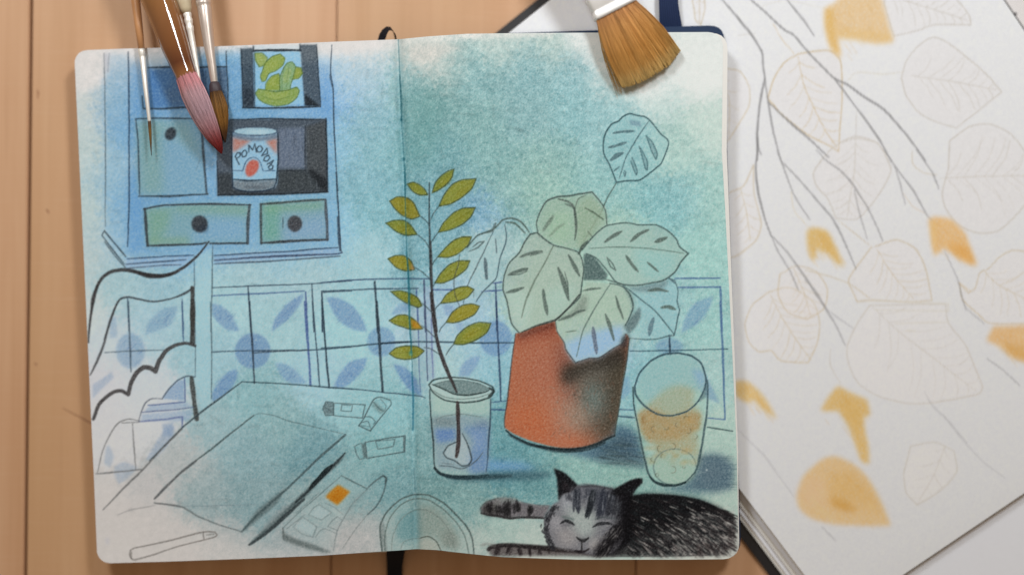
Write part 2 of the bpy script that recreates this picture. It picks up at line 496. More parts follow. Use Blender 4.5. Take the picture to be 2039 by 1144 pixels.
def cupboard(cv, sv):
    F, S = cv.fill, cv.stroke
    # left side and frame
    F('A', "288,170 445,170 455,1144 450,1500 440,1600 290,1440", (140, 182, 208), .35, 5, .3)
    F('B', "455,0 520,0 545,200 560,540 470,600 450,560", (110, 165, 212), .5, 5, .3)
    F('A', "1820,300 1885,300 1905,420 1890,640 1820,560", (105, 165, 222), .45, 8, .3)
    F('A', "455,280 560,280 560,600 470,600", (115, 170, 215), .45, 8, .3)
    F('A', "455,230 1890,230 1910,640 1940,1144 1960,1560 450,1600", (112, 156, 194), .35, 6, .3)
    # upper left opening, mostly behind the brushes
    F('A', "592,275 870,272 1000,275 1000,550 600,556", (88, 132, 178), .85, 3, .35)
    F('A', "640,280 1150,272 1150,545 760,552 690,420", (88, 108, 132), .6, 5, .3)
    F('A', "600,300 760,300 740,420 610,430", (84, 132, 182), .5, 6, .3)
    F('A', "1085,275 1150,272 1155,545 1100,545", (86, 104, 124), .6, 2, .3, stk=sv)
    F('A', "585,180 700,180 720,255 590,258", (200, 206, 206), .5, 5)
    S('A', "588,268 800,264 1150,262", 3.2, PEN, .85)
    S('A', "1145,150 1156,400 1160,560", 2.2, PEN, .8)
    S('A', "1000,290 1003,540", 1.6, PEN, .5)
    S('A', "548,470 556,560 700,560 870,552 1150,548", 3, PEN, .8)
    # jar of gherkins in its dark niche
    F('A', "1250,135 1336,130 1348,550 1265,550", (72, 84, 94), .92, 1.2, .22, stk=sv)
    F('A', "1672,105 1786,105 1818,546 1702,528 1684,300", (82, 94, 104), .9, 1.2, .22, stk=sv)
    F('A', "1255,135 1335,130 1340,230 1256,260", (105, 118, 126), .5, 4, .3)
    F('A', "1680,108 1785,108 1790,220 1685,230", (125, 132, 136), .5, 5, .3)
    F('A', "1704,455 1812,540 1705,540", (44, 50, 56), .85, 1.5)
    F('A', "1262,400 1345,420 1348,548 1268,548", (50, 58, 68), .6, 4)
    F('A', "1342,150 1672,150 1700,530 1350,535", (150, 194, 216), .85, 1.5, .1)
    F('A', "1345,110 1670,108 1670,140 1345,142", (205, 215, 218), .6, 2)
    S('A', "1340,148 1500,144 1672,146", 4.2, (55, 65, 72), .9, taper=.1)
    S('A', "1338,108 1341,150", 2.6, PEN); S('A', "1670,100 1673,150", 2.6, PEN)
    S('A', "1250,130 1262,400 1267,552", 2.2, PEN); S('A', "1262,552 1500,553 1815,546", 3.2, PEN, .9)
    S('A', "1788,104 1804,350 1818,546", 2.4, PEN); S('A', "1345,160 1350,540", 1.8, PEN, .6)
    G = [("1350,165 1400,165 1440,200 1420,250 1380,265 1355,220"), ("1610,352 1640,262 1680,270 1690,310 1660,345"),
         ("1400,300 1420,240 1470,190 1530,170 1565,200 1550,250 1500,290 1450,310 1425,362 1400,366 1388,330"),
         ("1425,432 1430,380 1470,330 1520,310 1532,360 1525,432"), ("1530,432 1525,350 1550,280 1580,235 1615,225 1640,260 1625,330 1605,390 1600,432"),
         ("1355,450 1375,420 1420,425 1500,440 1590,425 1650,405 1668,430 1650,480 1590,525 1500,540 1420,520 1375,490")]
    cl = [(156, 172, 96), (146, 158, 66), (150, 166, 78), (146, 162, 70), (142, 172, 122), (144, 164, 84)]
    for p, c in zip(G, cl):
        F('A', p, c, .92, 1.0, .12); q = pts('A', p); m = q.mean(0)
        F('P', m + (q - m) * .55 + np.array([-1.2, -1.5]), (168, 178, 96), .4, 1.6)
        S('A', p + ' ' + p.split()[0], 1.3, (98, 126, 52), .75, taper=.1)
    S('A', "1560,260 1545,340 1545,425", 1, (105, 140, 90), .6); S('A', "1400,470 1500,500 1600,470", 1, (105, 135, 60), .5)
    S('A', "1595,250 1580,340 1575,425", 1, (105, 140, 90), .6)
    # cupboard door and dark shelf with tin
    F('A', "502,640 960,634 1000,1140 1008,1166 522,1176", (132, 170, 188), .8, 2, .2)
    F('A', "510,650 700,650 690,900 700,1140 690,1165 535,1170", (134, 168, 160), .65, 9, .25)
    F('A', "540,660 880,650 960,900 760,760 640,700", (150, 182, 172), .45, 9, .2)
    S('A', "498,632 700,630 960,632", 2.6, PEN); S('A', "502,640 516,800 528,1144 530,1176", 2.6, PEN)
    S('A', "968,700 988,950 1003,1144 1012,1166", 4.2, (78, 86, 92), .8, soft=1.2)
    S('B', "520,182 750,181 1015,166", 3.4, PEN)
    S('A', "930,1000 965,900", .9, LT, .4)
    cv.ell('A', 750, 738, 38, 48, (58, 64, 70), .9, 1.6, .15, rot=.5); cv.ell('A', 742, 732, 14, 18, (92, 98, 102), .5, 2)
    F('P', "430,240 649,236 652,382 434,390", (84, 94, 104), .93, 1.0, .12, sm=False)
    F('R', "840,150 1195,145 1195,715 840,720", (118, 130, 148), .8, 3, .25, stk=sv)
    F('R', "150,60 1475,60 1210,150 850,165 180,150", (88, 98, 108), .8, 3, .2)
    F('R', "1205,145 1478,62 1490,1020 1215,735", (84, 88, 90), .85, 2, .3, sm=False, stk=sv)
    F('R', "20,770 210,760 240,1000 820,1000 830,735 1200,740 1480,890 1495,1020 30,1065", (66, 71, 74), .8, 3, .25, stk=sv)
    F('R', "830,740 1200,745 1330,880 1400,1000 830,1000", (78, 84, 86), .5, 4, .4, stk=sv)
    F('R', "1215,735 1290,720 1480,860 1490,1015 1400,960", (44, 48, 52), .8, 2.0, .2)
    F('R', "30,420 200,300 205,760 40,760", (98, 106, 116), .6, 4, .3, stk=sv)
    for i in range(46):
        x = 850 + RNG.random() * 630; y = 150 + RNG.random() * 750; L = 60 + RNG.random() * 160
        S('R', [(x, y), (x + 8, y + L)], 1.0, (50, 56, 62) if RNG.random() < .6 else (140, 150, 160), .3, jit=.2)
    S('R', "1474,40 1484,500 1492,1025", 3, (48, 54, 62)); S('R', "22,1066 400,1056 900,1050 1500,1022", 3.6, (52, 58, 64), .9)
    S('R', "12,600 28,1070", 2.6, (60, 66, 74)); S('R', "1197,140 1195,730", 2, (58, 64, 70), .7); S('R', "830,738 1205,738", 2.2, (58, 64, 70), .7)
    S('R', "190,56 700,44 1470,60", 2.6, (60, 68, 76), .85)
    # tin
    F('R', "216,225 832,225 830,840 795,960 650,1002 400,1006 240,970 216,840", (154, 192, 212), .96, 1.0, .06)
    F('R', "216,285 480,330 380,400 260,480 218,495", (190, 128, 112), .85, 3, .2); F('R', "822,295 660,340 740,430 818,525", (190, 126, 108), .85, 3, .2)
    F('R', "220,240 400,280 620,290 830,240 830,300 700,330 500,340 330,320 220,290", (112, 124, 138), .85, 2, .15)
    F('R', "222,870 500,880 805,862 795,960 650,1002 400,1006 240,970", (124, 134, 140), .9, 1.5, .2)
    cv.ell('R', 530, 216, 302, 62, (70, 86, 106), .9, .8, .1); cv.ell('R', 528, 212, 285, 50, (166, 196, 206), .95, .8, .08); cv.ell('R', 560, 222, 160, 22, (190, 212, 216), .5, 2)
    cv.ell('R', 540, 960, 180, 24, (84, 92, 100), .5, 2.5)
    S('R', "216,230 214,600 226,960 300,1000 450,1020 650,1010 780,970 810,880", 2.6, (50, 66, 86), .85)
    S('R', "828,235 832,600 806,905", 3, (48, 62, 78), .85); S('R', "220,852 450,872 800,852", 3, (60, 74, 88), .85)
    S('R', "235,736 360,742 400,625 450,572 530,560 590,612 632,745", 1.8, (84, 110, 140), .75); S('R', "645,742 790,738", 1.8, (84, 110, 140), .75)
    F('R', "394,762 400,690 440,620 500,590 568,615 575,690 540,765 480,812 420,818", (196, 104, 88), .93, 1.4, .12)
    ink = (66, 84, 100)
    for q in ("258,548 284,600 312,655", "256,552 286,500 328,502 322,545 276,575", "372,470 346,512 360,556 400,545 416,500 396,468 372,470",
              "440,492 440,396 492,462 522,376 542,490", "572,412 546,452 562,492 606,486 626,446 602,410 572,412", "612,540 682,438 692,512 612,540",
              "655,555 640,605 684,615 722,570 706,532 655,555", "684,655 768,602 742,652 700,640", "702,690 716,722 756,716 766,676 734,660 702,690"):
        S('R', q, 2.1, ink, .88, taper=.1, jit=.15, step=1.5)
    # drawers
    F('B', "562,268 1000,236 1318,243 1300,516 582,532", (130, 167, 174), .85, 2, .15)
    F('B', "575,275 760,260 720,420 640,520 590,520", (128, 168, 138), .6, 8, .25); F('B', "760,245 1310,245 1300,320 1000,300 800,290", (132, 168, 144), .6, 7, .25)
    F('B', "600,480 880,470 900,520 600,525", (134, 166, 130), .5, 5); F('B', "1000,330 1290,340 1290,510 860,510", (132, 172, 204), .6, 9, .25)
    S('B', "556,272 700,247 1000,236 1322,243", 3.4, (72, 76, 82), .85); S('B', "566,270 575,400 586,532", 5.2, (72, 76, 82), .8, taper=.1)
    S('B', "584,534 750,527 950,521 1002,510", 3.6, (68, 72, 78), .85); S('B', "1030,516 1300,516", 3.4, (68, 72, 78), .85)
    S('B', "1312,245 1303,380 1298,516", 5.5, (80, 84, 90), .75, taper=.1)
    cv.ell('B', 956, 378, 58, 60, (62, 66, 72), .93, 1.4, .12); cv.ell('B', 945, 365, 24, 24, (86, 90, 94), .5, 3); cv.ell('B', 985, 410, 30, 26, (50, 60, 74), .5, 3)
    F('B', "1392,236 1850,206 1866,490 1396,514", (130, 164, 174), .85, 2, .15); F('B', "1400,245 1520,235 1530,500 1405,505", (112, 168, 142), .6, 7, .25)
    F('B', "1400,240 1840,215 1845,270 1600,290 1420,300", (128, 168, 136), .6, 6, .25); F('B', "1560,380 1850,320 1855,485 1560,500", (140, 170, 200), .55, 9, .2)
    S('B', "1388,238 1600,222 1850,204", 4, (84, 90, 88), .8); S('B', "1392,236 1396,516", 4.4, (86, 92, 92), .8, taper=.1); S('B', "1394,514 1600,502 1866,490", 4.6, (76, 80, 84), .85); S('B', "1852,206 1866,490", 5, (90, 92, 98), .75, taper=.1)
    cv.ell('B', 1634, 376, 52, 58, (76, 76, 80), .93, 1.4, .15); S('B', "1550,332 1550,412", 1.4, PEN, .7)
    # outlines and bottom moulding
    S('A', "274,165 280,500 285,900 288,1144 286,1400", 1.7, (92, 106, 116), .75); S('A', "312,165 304,300", 1.5, (150, 152, 158), .6)
    F('A', "276,170 312,166 306,300 280,300", (196, 192, 196), .6, 3)
    S('A', "447,158 450,400 452,700 456,1144 448,1450 443,1540", 2.6, (62, 84, 108), .85)
    S('A', "1898,108 1890,300 1908,420 1912,700 1926,950 1942,1144", 2.2, (72, 90, 108), .85); S('A', "1890,300 1884,340 1906,420", 1.6, (72, 90, 108), .7)
    S('B', "1926,10 1944,300 1962,560", 2.6, (70, 86, 104), .85); S('B', "1940,330 1956,570", 4.6, (66, 80, 98), .7)
    F('B', "432,628 915,600 870,650 800,680 430,690", (150, 176, 206), .6, 3); F('B', "1060,600 1940,548 1958,600 1060,664", (140, 168, 200), .6, 3)
    S('B', "440,626 700,609 912,600", 2.4, (66, 90, 120)); S('B', "1060,602 1500,580 1942,546", 2.4, (66, 86, 112)); S('B', "432,664 700,646 860,632", 2.4, (66, 84, 108))
    S('B', "1060,636 1500,608 1942,590 1964,566", 3.2, (72, 84, 112), .8); S('B', "440,692 700,674 825,668", 1.8, (84, 96, 116), .8); S('B', "1060,664 1500,640 1958,606", 2.4, (80, 92, 108), .8)
    S('B', "278,428 350,515 432,612", 2.6, PEN); S('B', "262,458 330,550 420,664", 2.2, PEN); S('B', "280,505 350,600 430,690", 2, PEN, .7); S('B', "280,424 260,458", 2.2, PEN)

def tiles(cv, sv):
    F, S = cv.fill, cv.stroke
    pet = (116, 148, 206); pal = (158, 182, 214)
    F0, E0 = F, cv.ell
    F = lambda fr, p, c, al, *k: F0(fr, p, (c[0] * .5 + 56, c[1] * .5 + 71, c[2] * .5 + 80), al * .9, *k)
    ell = lambda fr, x, y, rx, ry, c, al, *k: E0(fr, x, y, rx, ry, (c[0] * .5 + 55, c[1] * .5 + 70, c[2] * .5 + 78), al * .9, *k)
    for p, c, a in (("1468,215 1490,130 1540,60 1600,0 1700,-60 1670,20 1600,110 1530,170", pet, .75), ("1045,10 1110,30 1180,90 1240,210 1150,200 1080,140 1045,90", (124, 158, 210), .7),
                    ("1220,480 1225,540 1180,620 1110,680 1045,712 1045,650 1100,560 1160,500", (112, 148, 208), .75), ("1495,440 1560,440 1640,490 1725,582 1600,580 1530,520", (132, 168, 212), .65),
                    ("570,235 590,150 680,60 800,30 780,110 700,190", (140, 176, 210), .6), ("690,690 740,620 800,565 845,560 845,705", (140, 168, 212), .7),
                    ("310,130 360,100 372,250 320,260", pal, .5), ("195,590 330,500 345,540 240,640 195,690", (176, 184, 212), .55), ("600,740 850,716 900,752 560,785", (164, 182, 216), .6),
                    ("545,800 905,770 905,800 850,850 540,845", (164, 182, 216), .55), ("570,1130 640,1010 720,890 780,890 740,1010 640,1110", (158, 168, 200), .5), ("690,870 770,860 770,960 700,960", (132, 152, 196), .5),
                    ("290,1040 310,1020 345,1100 320,1180 275,1150", (170, 178, 204), .5), ("350,1170 420,1140 520,1180 440,1260 380,1300 350,1230", (172, 178, 200), .5)):
        F('C', p, c, a, 1.8, .22)
    ell('C', 1335, 350, 126, 126, (110, 144, 204), .72, 1.6, .22); ell('C', 465, 350, 102, 126, (142, 174, 214), .6, 2.5, .22)
    for p, c, a in (("35,-30 120,-25 220,30 290,120 325,212 230,200 140,150 80,70", (126, 160, 212), .75), ("85,610 120,530 200,430 325,398 300,480 220,570 150,612", (116, 150, 210), .72),
                    ("510,440 600,470 680,560 718,682 620,620 560,540", (100, 136, 200), .72), ("498,98 540,30 630,-15 625,70 560,85", (132, 168, 210), .6),
                    ("975,530 1000,450 1060,400 1130,385 1110,450 1050,530", (132, 160, 212), .65), ("865,20 945,30 940,110 880,95", (150, 172, 216), .6), ("955,150 1010,150 1005,215 960,200", (158, 178, 216), .5),
                    ("745,-100 790,-100 810,560 750,560", (184, 192, 216), .5), ("700,0 745,0 755,640 700,650", (160, 190, 204), .4)):
        F('G', p, c, a, 1.8, .22)
    ell('G', 425, 285, 100, 106, (112, 150, 206), .62, 1.8, .22); ell('G', 1240, 262, 116, 126, (112, 148, 208), .68, 1.8, .22)
    for p, c, a in (("1525,225 1550,120 1620,10 1755,-40 1720,60 1640,160", (128, 166, 206), .62), ("1590,470 1680,500 1720,560 1800,725 1700,680 1620,580", (128, 162, 200), .6),
                    ("1090,560 1150,520 1170,640 1100,700", (124, 160, 205), .5)):
        F('K', p, c, a, 2.0, .22)
    ell('K', 1440, 320, 98, 60, (126, 164, 204), .55, 2.2, .22)
    for fr, x, y, rx, ry in (('C', 1335, 350, 105, 105), ('C', 465, 350, 85, 105), ('G', 425, 285, 82, 88), ('G', 1240, 262, 95, 105), ('K', 1440, 320, 80, 45), ('C', 1580, 90, 70, 70), ('C', 1130, 600, 60, 70), ('C', 1140, 110, 60, 60), ('G', 180, 90, 90, 70), ('G', 205, 510, 80, 70), ('G', 620, 560, 70, 70), ('C', 690, 130, 70, 60), ('K', 1640, 90, 70, 80), ('C', 1600, 510, 60, 40), ('K', 1700, 600, 60, 70)):
        for i in range(16):
            t = RNG.random() * 6.28; q = RNG.random() ** .5; px = x + rx * q * math.cos(t); py = y + ry * q * math.sin(t); L = 18 + 30 * RNG.random()
            S(fr, [(px - L * .5, py + L * .5), (px + L * .5, py - L * .5)], 1.4, (104, 138, 190) if i % 3 else (170, 196, 214), .3, jit=.3, taper=.8)
    D = (64, 84, 104)
    for fr, p, w, c in (('B', "1045,832 1300,818 1750,801 2038,782", 2, D), ('F', "0,794 300,775 600,770 772,770", 2.2, (70, 92, 128)), ('J', "1480,766 1650,764 1800,762", 2.6, (92, 124, 176)),
                        ('B', "1045,888 1300,875 1700,856", 2.2, (80, 110, 164)), ('F', "0,856 380,841 690,835", 2.2, D), ('F', "790,846 940,846", 2.4, BLU), ('F', "1140,858 1290,848", 2.4, BLU), ('F', "1228,800 1290,790", 2.6, BLU), ('J', "1500,830 1800,826", 2.8, (98, 130, 180)),
                        ('B', "1300,820 1312,1000 1322,1144", 2.8, D), ('C', "1311,0 1332,340 1346,580", 3.2, (60, 72, 88)), ('B', "1712,860 1726,1144", 3, BLU), ('C', "1705,0 1726,300 1746,592", 4, (92, 116, 178)),
                        ('B', "1756,806 1770,1144", 2.2, D), ('C', "1760,0 1790,340 1811,600", 2.4, D), ('B', "1826,866 1830,1144", 2.2, D), ('C', "1830,0 1856,400 1876,602", 2.2, D), ('B', "1826,864 2038,854", 2, D),
                        ('F', "380,790 400,1144", 3.8, (66, 82, 96)), ('G', "394,0 415,300 436,642", 4.6, (58, 72, 84)), ('F', "6,870 8,1144", 2.2, D), ('G', "5,0 30,350 56,612", 2.8, (62, 80, 94)),
                        ('F', "676,846 690,1144", 2.4, BLU), ('F', "730,780 741,1144", 3, (82, 92, 128)), ('G', "686,0 692,280 705,640", 2, (112, 134, 180)), ('G', "740,0 746,300 756,560", 2.2, (92, 108, 140)), ('G', "782,120 795,540", 2.2, (132, 142, 190)),
                        ('F', "1240,800 1250,1144", 2.8, (72, 92, 132)), ('G', "1246,0 1260,300 1277,705", 3.2, (62, 84, 118)),
                        ('C', "282,362 450,353 700,344", 2, (100, 118, 130)), ('C', "1045,358 1300,351 1700,345 2038,324", 2.2, D), ('C', "1340,364 1550,352 1720,344", 2.6, (84, 100, 112)),
                        ('G', "0,332 200,322 400,300 640,286 800,286 1100,293 1370,293", 2.8, (66, 92, 108)), ('G', "410,298 640,286", 3.4, (52, 70, 84)), ('K', "1160,352 1500,345 1856,337", 2.2, (72, 104, 118)),
                        ('K', "1440,240 1446,380", 3.2, (54, 72, 92)), ('K', "170,716 280,706", 2.2, (88, 124, 156)), ('K', "170,766 272,770", 3, (76, 104, 150)), ('K', "1080,766 1182,770", 2.2, (84, 120, 150)), ('K', "1080,815 1192,826", 2.8, (70, 100, 124)),
                        ('K', "1715,828 1836,838", 2.2, (98, 130, 178)), ('K', "1802,0 1815,300 1836,836", 3.6, (96, 132, 176)), ('J', "1804,826 1815,1144", 3.6, (98, 134, 180)), ('K', "1710,892 1790,905 1890,921", 2.4, (72, 96, 98))):
        S(fr, p, w, c, .78, taper=.15)

def chair(cv, sv):
    F, S = cv.fill, cv.stroke
    for p in ("926,620 1046,540 1040,1144 924,1144",):
        F('B', p, (164, 198, 206), .6, 2, .1)
    F('C', "928,0 1034,0 1040,700 960,780 928,560", (160, 194, 202), .6, 2, .1)
    D = (74, 70, 70)
    S('B', "1022,503 960,580 880,660 780,725 680,748 580,742 480,715 400,705 320,720 260,762 220,830 195,920 180,1020 170,1110 166,1220", 6, D, .85, taper=.55)
    S('B', "780,728 680,750 580,744 480,716", 8, (64, 60, 60), .7, taper=.6); S('B', "240,790 205,890 185,1000", 7, D, .6, taper=.6)
    S('B', "918,600 922,1144", 1.6, (96, 116, 128), .7); S('B', "1050,520 1046,800 1036,1144", 2, (92, 112, 122), .75); S('C', "925,0 926,530", 1.6, (96, 116, 128), .7); S('C', "1033,0 1043,350 1040,690", 2, (92, 112, 122), .75)
    S('B', "910,832 850,872 760,906 640,930 540,916 450,900 390,915 350,980 310,1100 275,1200", 3, (80, 84, 90), .85)
    S('B', "910,832 860,868 800,895", 4.4, (84, 92, 98), .6)
    S('C', "372,0 322,130 282,280 230,420 178,522", 4.4, (92, 92, 94), .8, taper=.5)
    S('B', "905,832 907,1000 906,1160", 7, (84, 80, 78), .85, taper=.1); S('C', "905,-10 906,150 905,292", 8.5, (80, 78, 76), .85, taper=.1)
    S('B', "832,910 840,1144", 2, (88, 116, 146), .75); S('C', "832,0 841,280", 3, (76, 104, 150), .75)
    S('B', "443,905 455,1144", 2.6, (72, 96, 120), .8); S('C', "449,0 458,250 468,500", 3, (84, 104, 120), .75)
    S('C', "925,314 860,296 790,306 720,350 670,420 641,496 610,476 560,470 510,510 470,580 450,662 400,636 350,642 290,682 240,732 200,835", 7.4, (84, 80, 80), .85, taper=.3)
    S('C', "925,536 870,531 800,562 740,622 690,692", 2.4, (84, 100, 118), .8); S('C', "690,692 650,688 610,692 570,722 545,775 522,850", 2.2, (112, 118, 130), .75)
    S('C', "900,542 918,700 936,835", 8, (88, 90, 88), .85, taper=.1); S('C', "848,545 853,716", 2.4, BLU, .7); S('C', "588,737 850,714", 2.2, BLU, .75); S('C', "545,787 760,770 912,750", 2.2, (104, 120, 164), .75)
    S('C', "528,852 700,837 832,820 832,902", 3, (116, 132, 184), .75)
    S('D', "530,62 455,50 380,76 320,160 270,270 230,425", 2.2, (140, 140, 140), .8); S('D', "400,76 480,72 530,70", 2, (140, 140, 140), .7); S('D', "478,80 490,250 502,402", 2.4, (142, 142, 142), .8); S('D', "218,437 350,427 545,406", 2.6, (134, 134, 136), .85)

def table_things(cv, sv):
    F, S = cv.fill, cv.stroke
    S('C', "1258,570 1600,591 2038,621", 2.2, (66, 92, 102), .85); S('G', "0,606 300,630 520,655 700,672 740,685", 2.2, (72, 100, 118), .85)
    S('C', "1256,572 1100,690 950,802 830,902 600,1132", 3, (82, 98, 106), .85); S('D', "830,120 700,250 550,410 400,560 268,694", 3, (128, 128, 128), .85)
    # notebook and pencil
    S('D', "1342,22 1200,130 1000,290 880,380", 3, (92, 110, 112), .8); S('D', "930,345 800,450 720,525 636,614", 4.2, (104, 108, 110), .8, taper=.2)
    S('D', "1340,24 1380,10 1480,25 1600,66 1800,110 1992,156", 1.6, (104, 128, 132), .7)
    F('D', "1370,690 1570,535 1500,655 1290,830 1262,838", (98, 114, 116), .8, 2, .2); S('D', "1994,160 1800,330 1560,560 1380,715 1262,842", 4, (88, 108, 112), .8, taper=.2)
    S('D', "632,642 730,655 830,672 950,742 1100,802 1262,852", 2.8, (116, 124, 126), .7); S('D', "640,648 730,655 825,672", 3.2, (118, 120, 122), .6); S('D', "850,668 1100,664 1350,656", 1.4, (124, 142, 152), .5)
    S('D', "370,732 470,692 640,662", 2, (168, 166, 166), .6); cv.ell('D', 468, 692, 18, 12, (150, 148, 148), .5, 2); cv.ell('D', 812, 645, 16, 12, (130, 134, 136), .5, 2)
    F('D', "1302,945 1400,842 1560,690 1620,640 1850,420 2005,278 1950,362 1800,505 1600,722 1450,852 1335,928", (84, 98, 100), .9, 1.6, .15)
    S('D', "1310,942 1420,870 1560,745 1700,620", 6, (64, 74, 78), .75); S('D', "1740,545 1830,445 1900,375", 8.5, (30, 40, 42), .85, taper=.6); S('D', "1640,640 1760,530 1990,290", 4, (52, 62, 66), .7); F('D', "1380,860 1480,790 1600,660 1560,660 1450,760", (134, 146, 148), .6, 2)
    # pen lying at the corner
    S('D', "460,1000 480,970 700,920 980,851 1062,850 1077,870 1050,890 820,950 600,1020 490,1050 464,1032 460,1000", 2.4, (138, 132, 128), .75, taper=0); S('D', "980,852 988,906", 2.2, (128, 124, 120), .7); S('D', "1004,872 1060,866", 2, (128, 124, 120), .6); S('D', "470,990 470,1040", 2.6, (140, 134, 130), .6)
    cv.ell('D', 300, 915, 14, 26, (176, 176, 186), .5, 2.5)
    # paint tubes
    ink = (92, 112, 116)
    S('G', "90,722 310,736 290,830 85,810 90,722", 1.8, ink, .75, taper=0); F('G', "12,760 32,714 82,716 86,802 30,806", (96, 112, 116), .7, 1.5, .4); S('G', "10,762 32,712 84,716 88,806 30,808 10,762", 1.8, ink, .7, taper=0); S('G', "145,732 222,737 214,780 140,776 145,732", 1.5, ink, .7, taper=0); S('G', "12,740 84,790", 1.4, ink, .6)
    S('G', "302,832 370,702 420,680 490,702 496,732 440,802 358,905 350,918 264,882 302,832", 1.9, ink, .8, taper=0); F('G', "370,710 420,740 460,780 420,800 360,740", (110, 132, 132), .6, 2, .3)
    S('G', "370,712 420,770 450,778", 1.5, ink, .7); S('G', "300,818 350,820 385,852 372,872", 1.7, ink, .7); S('G', "282,862 330,850 352,905", 1.6, ink, .7); S('G', "272,878 340,888", 1.4, ink, .6)
    S('G', "420,690 460,740 450,775", 1.4, ink, .6)
    S('G', "312,1000 450,975 598,953 596,1066 325,1112 312,1000", 2.2, ink, .8, taper=0); S('G', "584,960 588,1062", 3, ink, .6); F('G', "284,1012 312,1004 328,1110 300,1114", (96, 116, 118), .85, 1.2, .2); S('G', "286,1008 262,1016 235,1032 250,1090 272,1122 305,1114", 1.8, ink, .7); S('G', "385,992 522,980 510,1030 402,1050 385,992", 1.7, ink, .7, taper=0)
    # paint box with one ochre pan, and a palette knife
    F('V', "110,630 300,450 500,280 680,128 920,250 700,480 640,690 590,860 350,790", (158, 176, 176), .3, 6)
    S('V', "110,632 300,452 500,282 680,126", 1.8, (112, 130, 132), .6); S('V', "676,124 800,190 922,252", 2.4, (100, 120, 122), .75); S('V', "240,490 350,390 460,290", 1.8, (120, 138, 140), .5)
    F('V', "108,640 140,690 250,740 400,790 592,866 480,862 250,800 115,745", (96, 106, 106), .8, 2.2, .2); S('V', "112,632 120,740", 3.4, (112, 122, 122), .7)
    F('V', "524,332 590,262 650,215 762,282 700,350 640,412", (184, 120, 24), .93, 2.0, .1); F('V', "560,330 640,300 700,330 640,385", (168, 104, 14), .5, 4)
    for p in ("360,505 410,440 462,408 582,482 485,556 360,505", "215,622 265,560 312,530 445,622 404,722 300,690 215,622", "545,620 590,560 640,522 690,560", "430,720 470,660 520,640 640,690", "520,390 610,430 690,500", "545,620 640,655", "150,640 250,560 330,500"):
        S('V', p, 1.9, (128, 142, 144), .5)
    F('V', "370,500 462,418 570,482 484,548", (168, 184, 186), .5, 2); F('V', "230,620 312,540 430,622 396,705", (164, 182, 184), .5, 2); F('V', "600,440 690,490 660,520 570,450", (182, 188, 184), .5, 3)
    S('V', "922,256 1000,180 1080,128 1112,150 1098,250 1050,370 1000,440 930,505", 2.8, (92, 112, 116), .75); S('V', "1086,130 1112,150 1104,200", 4, (76, 94, 98), .7); S('V', "925,262 820,360 760,430 640,660 600,850", 2.2, (128, 140, 142), .5); S('V', "930,505 800,660 690,830", 2, (140, 148, 148), .45)
    F('V', "930,250 1060,140 1000,230 800,420 720,470 790,330", (124, 140, 142), .35, 5)
    # bowl cut by the page edge
    F('H', "430,900 470,720 640,600 760,600 900,690 1020,850 1070,1010 430,1010", (150, 168, 164), .45, 5)
    F('H', "530,865 560,745 640,690 690,700 705,890 640,915 560,912", (104, 142, 146), .8, 6, .2); F('H', "700,655 800,665 900,745 955,850 985,965 870,960 810,885 700,888", (134, 144, 136), .7, 6, .2); F('H', "700,900 760,885 830,930 845,990 700,1010", (162, 162, 152), .7, 4); F('H', "860,850 950,850 985,965 870,962", (116, 124, 118), .5, 6)
    S('H', "432,990 418,850 422,790 470,700 560,620 650,586 760,591 860,641 950,722 1030,812 1072,902 1086,1010", 2.8, (92, 108, 106), .8, taper=0); S('H', "452,980 452,870 482,762 560,662 650,616 760,622 870,692 960,782 1022,882 1052,1010", 2.2, (108, 124, 120), .7, taper=0)
    S('H', "500,1000 505,900 540,800 600,730 680,690 760,700 850,760 920,860 960,1010", 2, (128, 140, 136), .5); S('H', "560,1010 580,930 640,900 700,896", 1.8, (120, 132, 128), .4)
    S('H', "434,800 440,900 458,990", 9, (128, 140, 138), .5, soft=2.5); S('H', "700,896 760,881 820,921 852,985", 2.2, (92, 100, 92), .75)

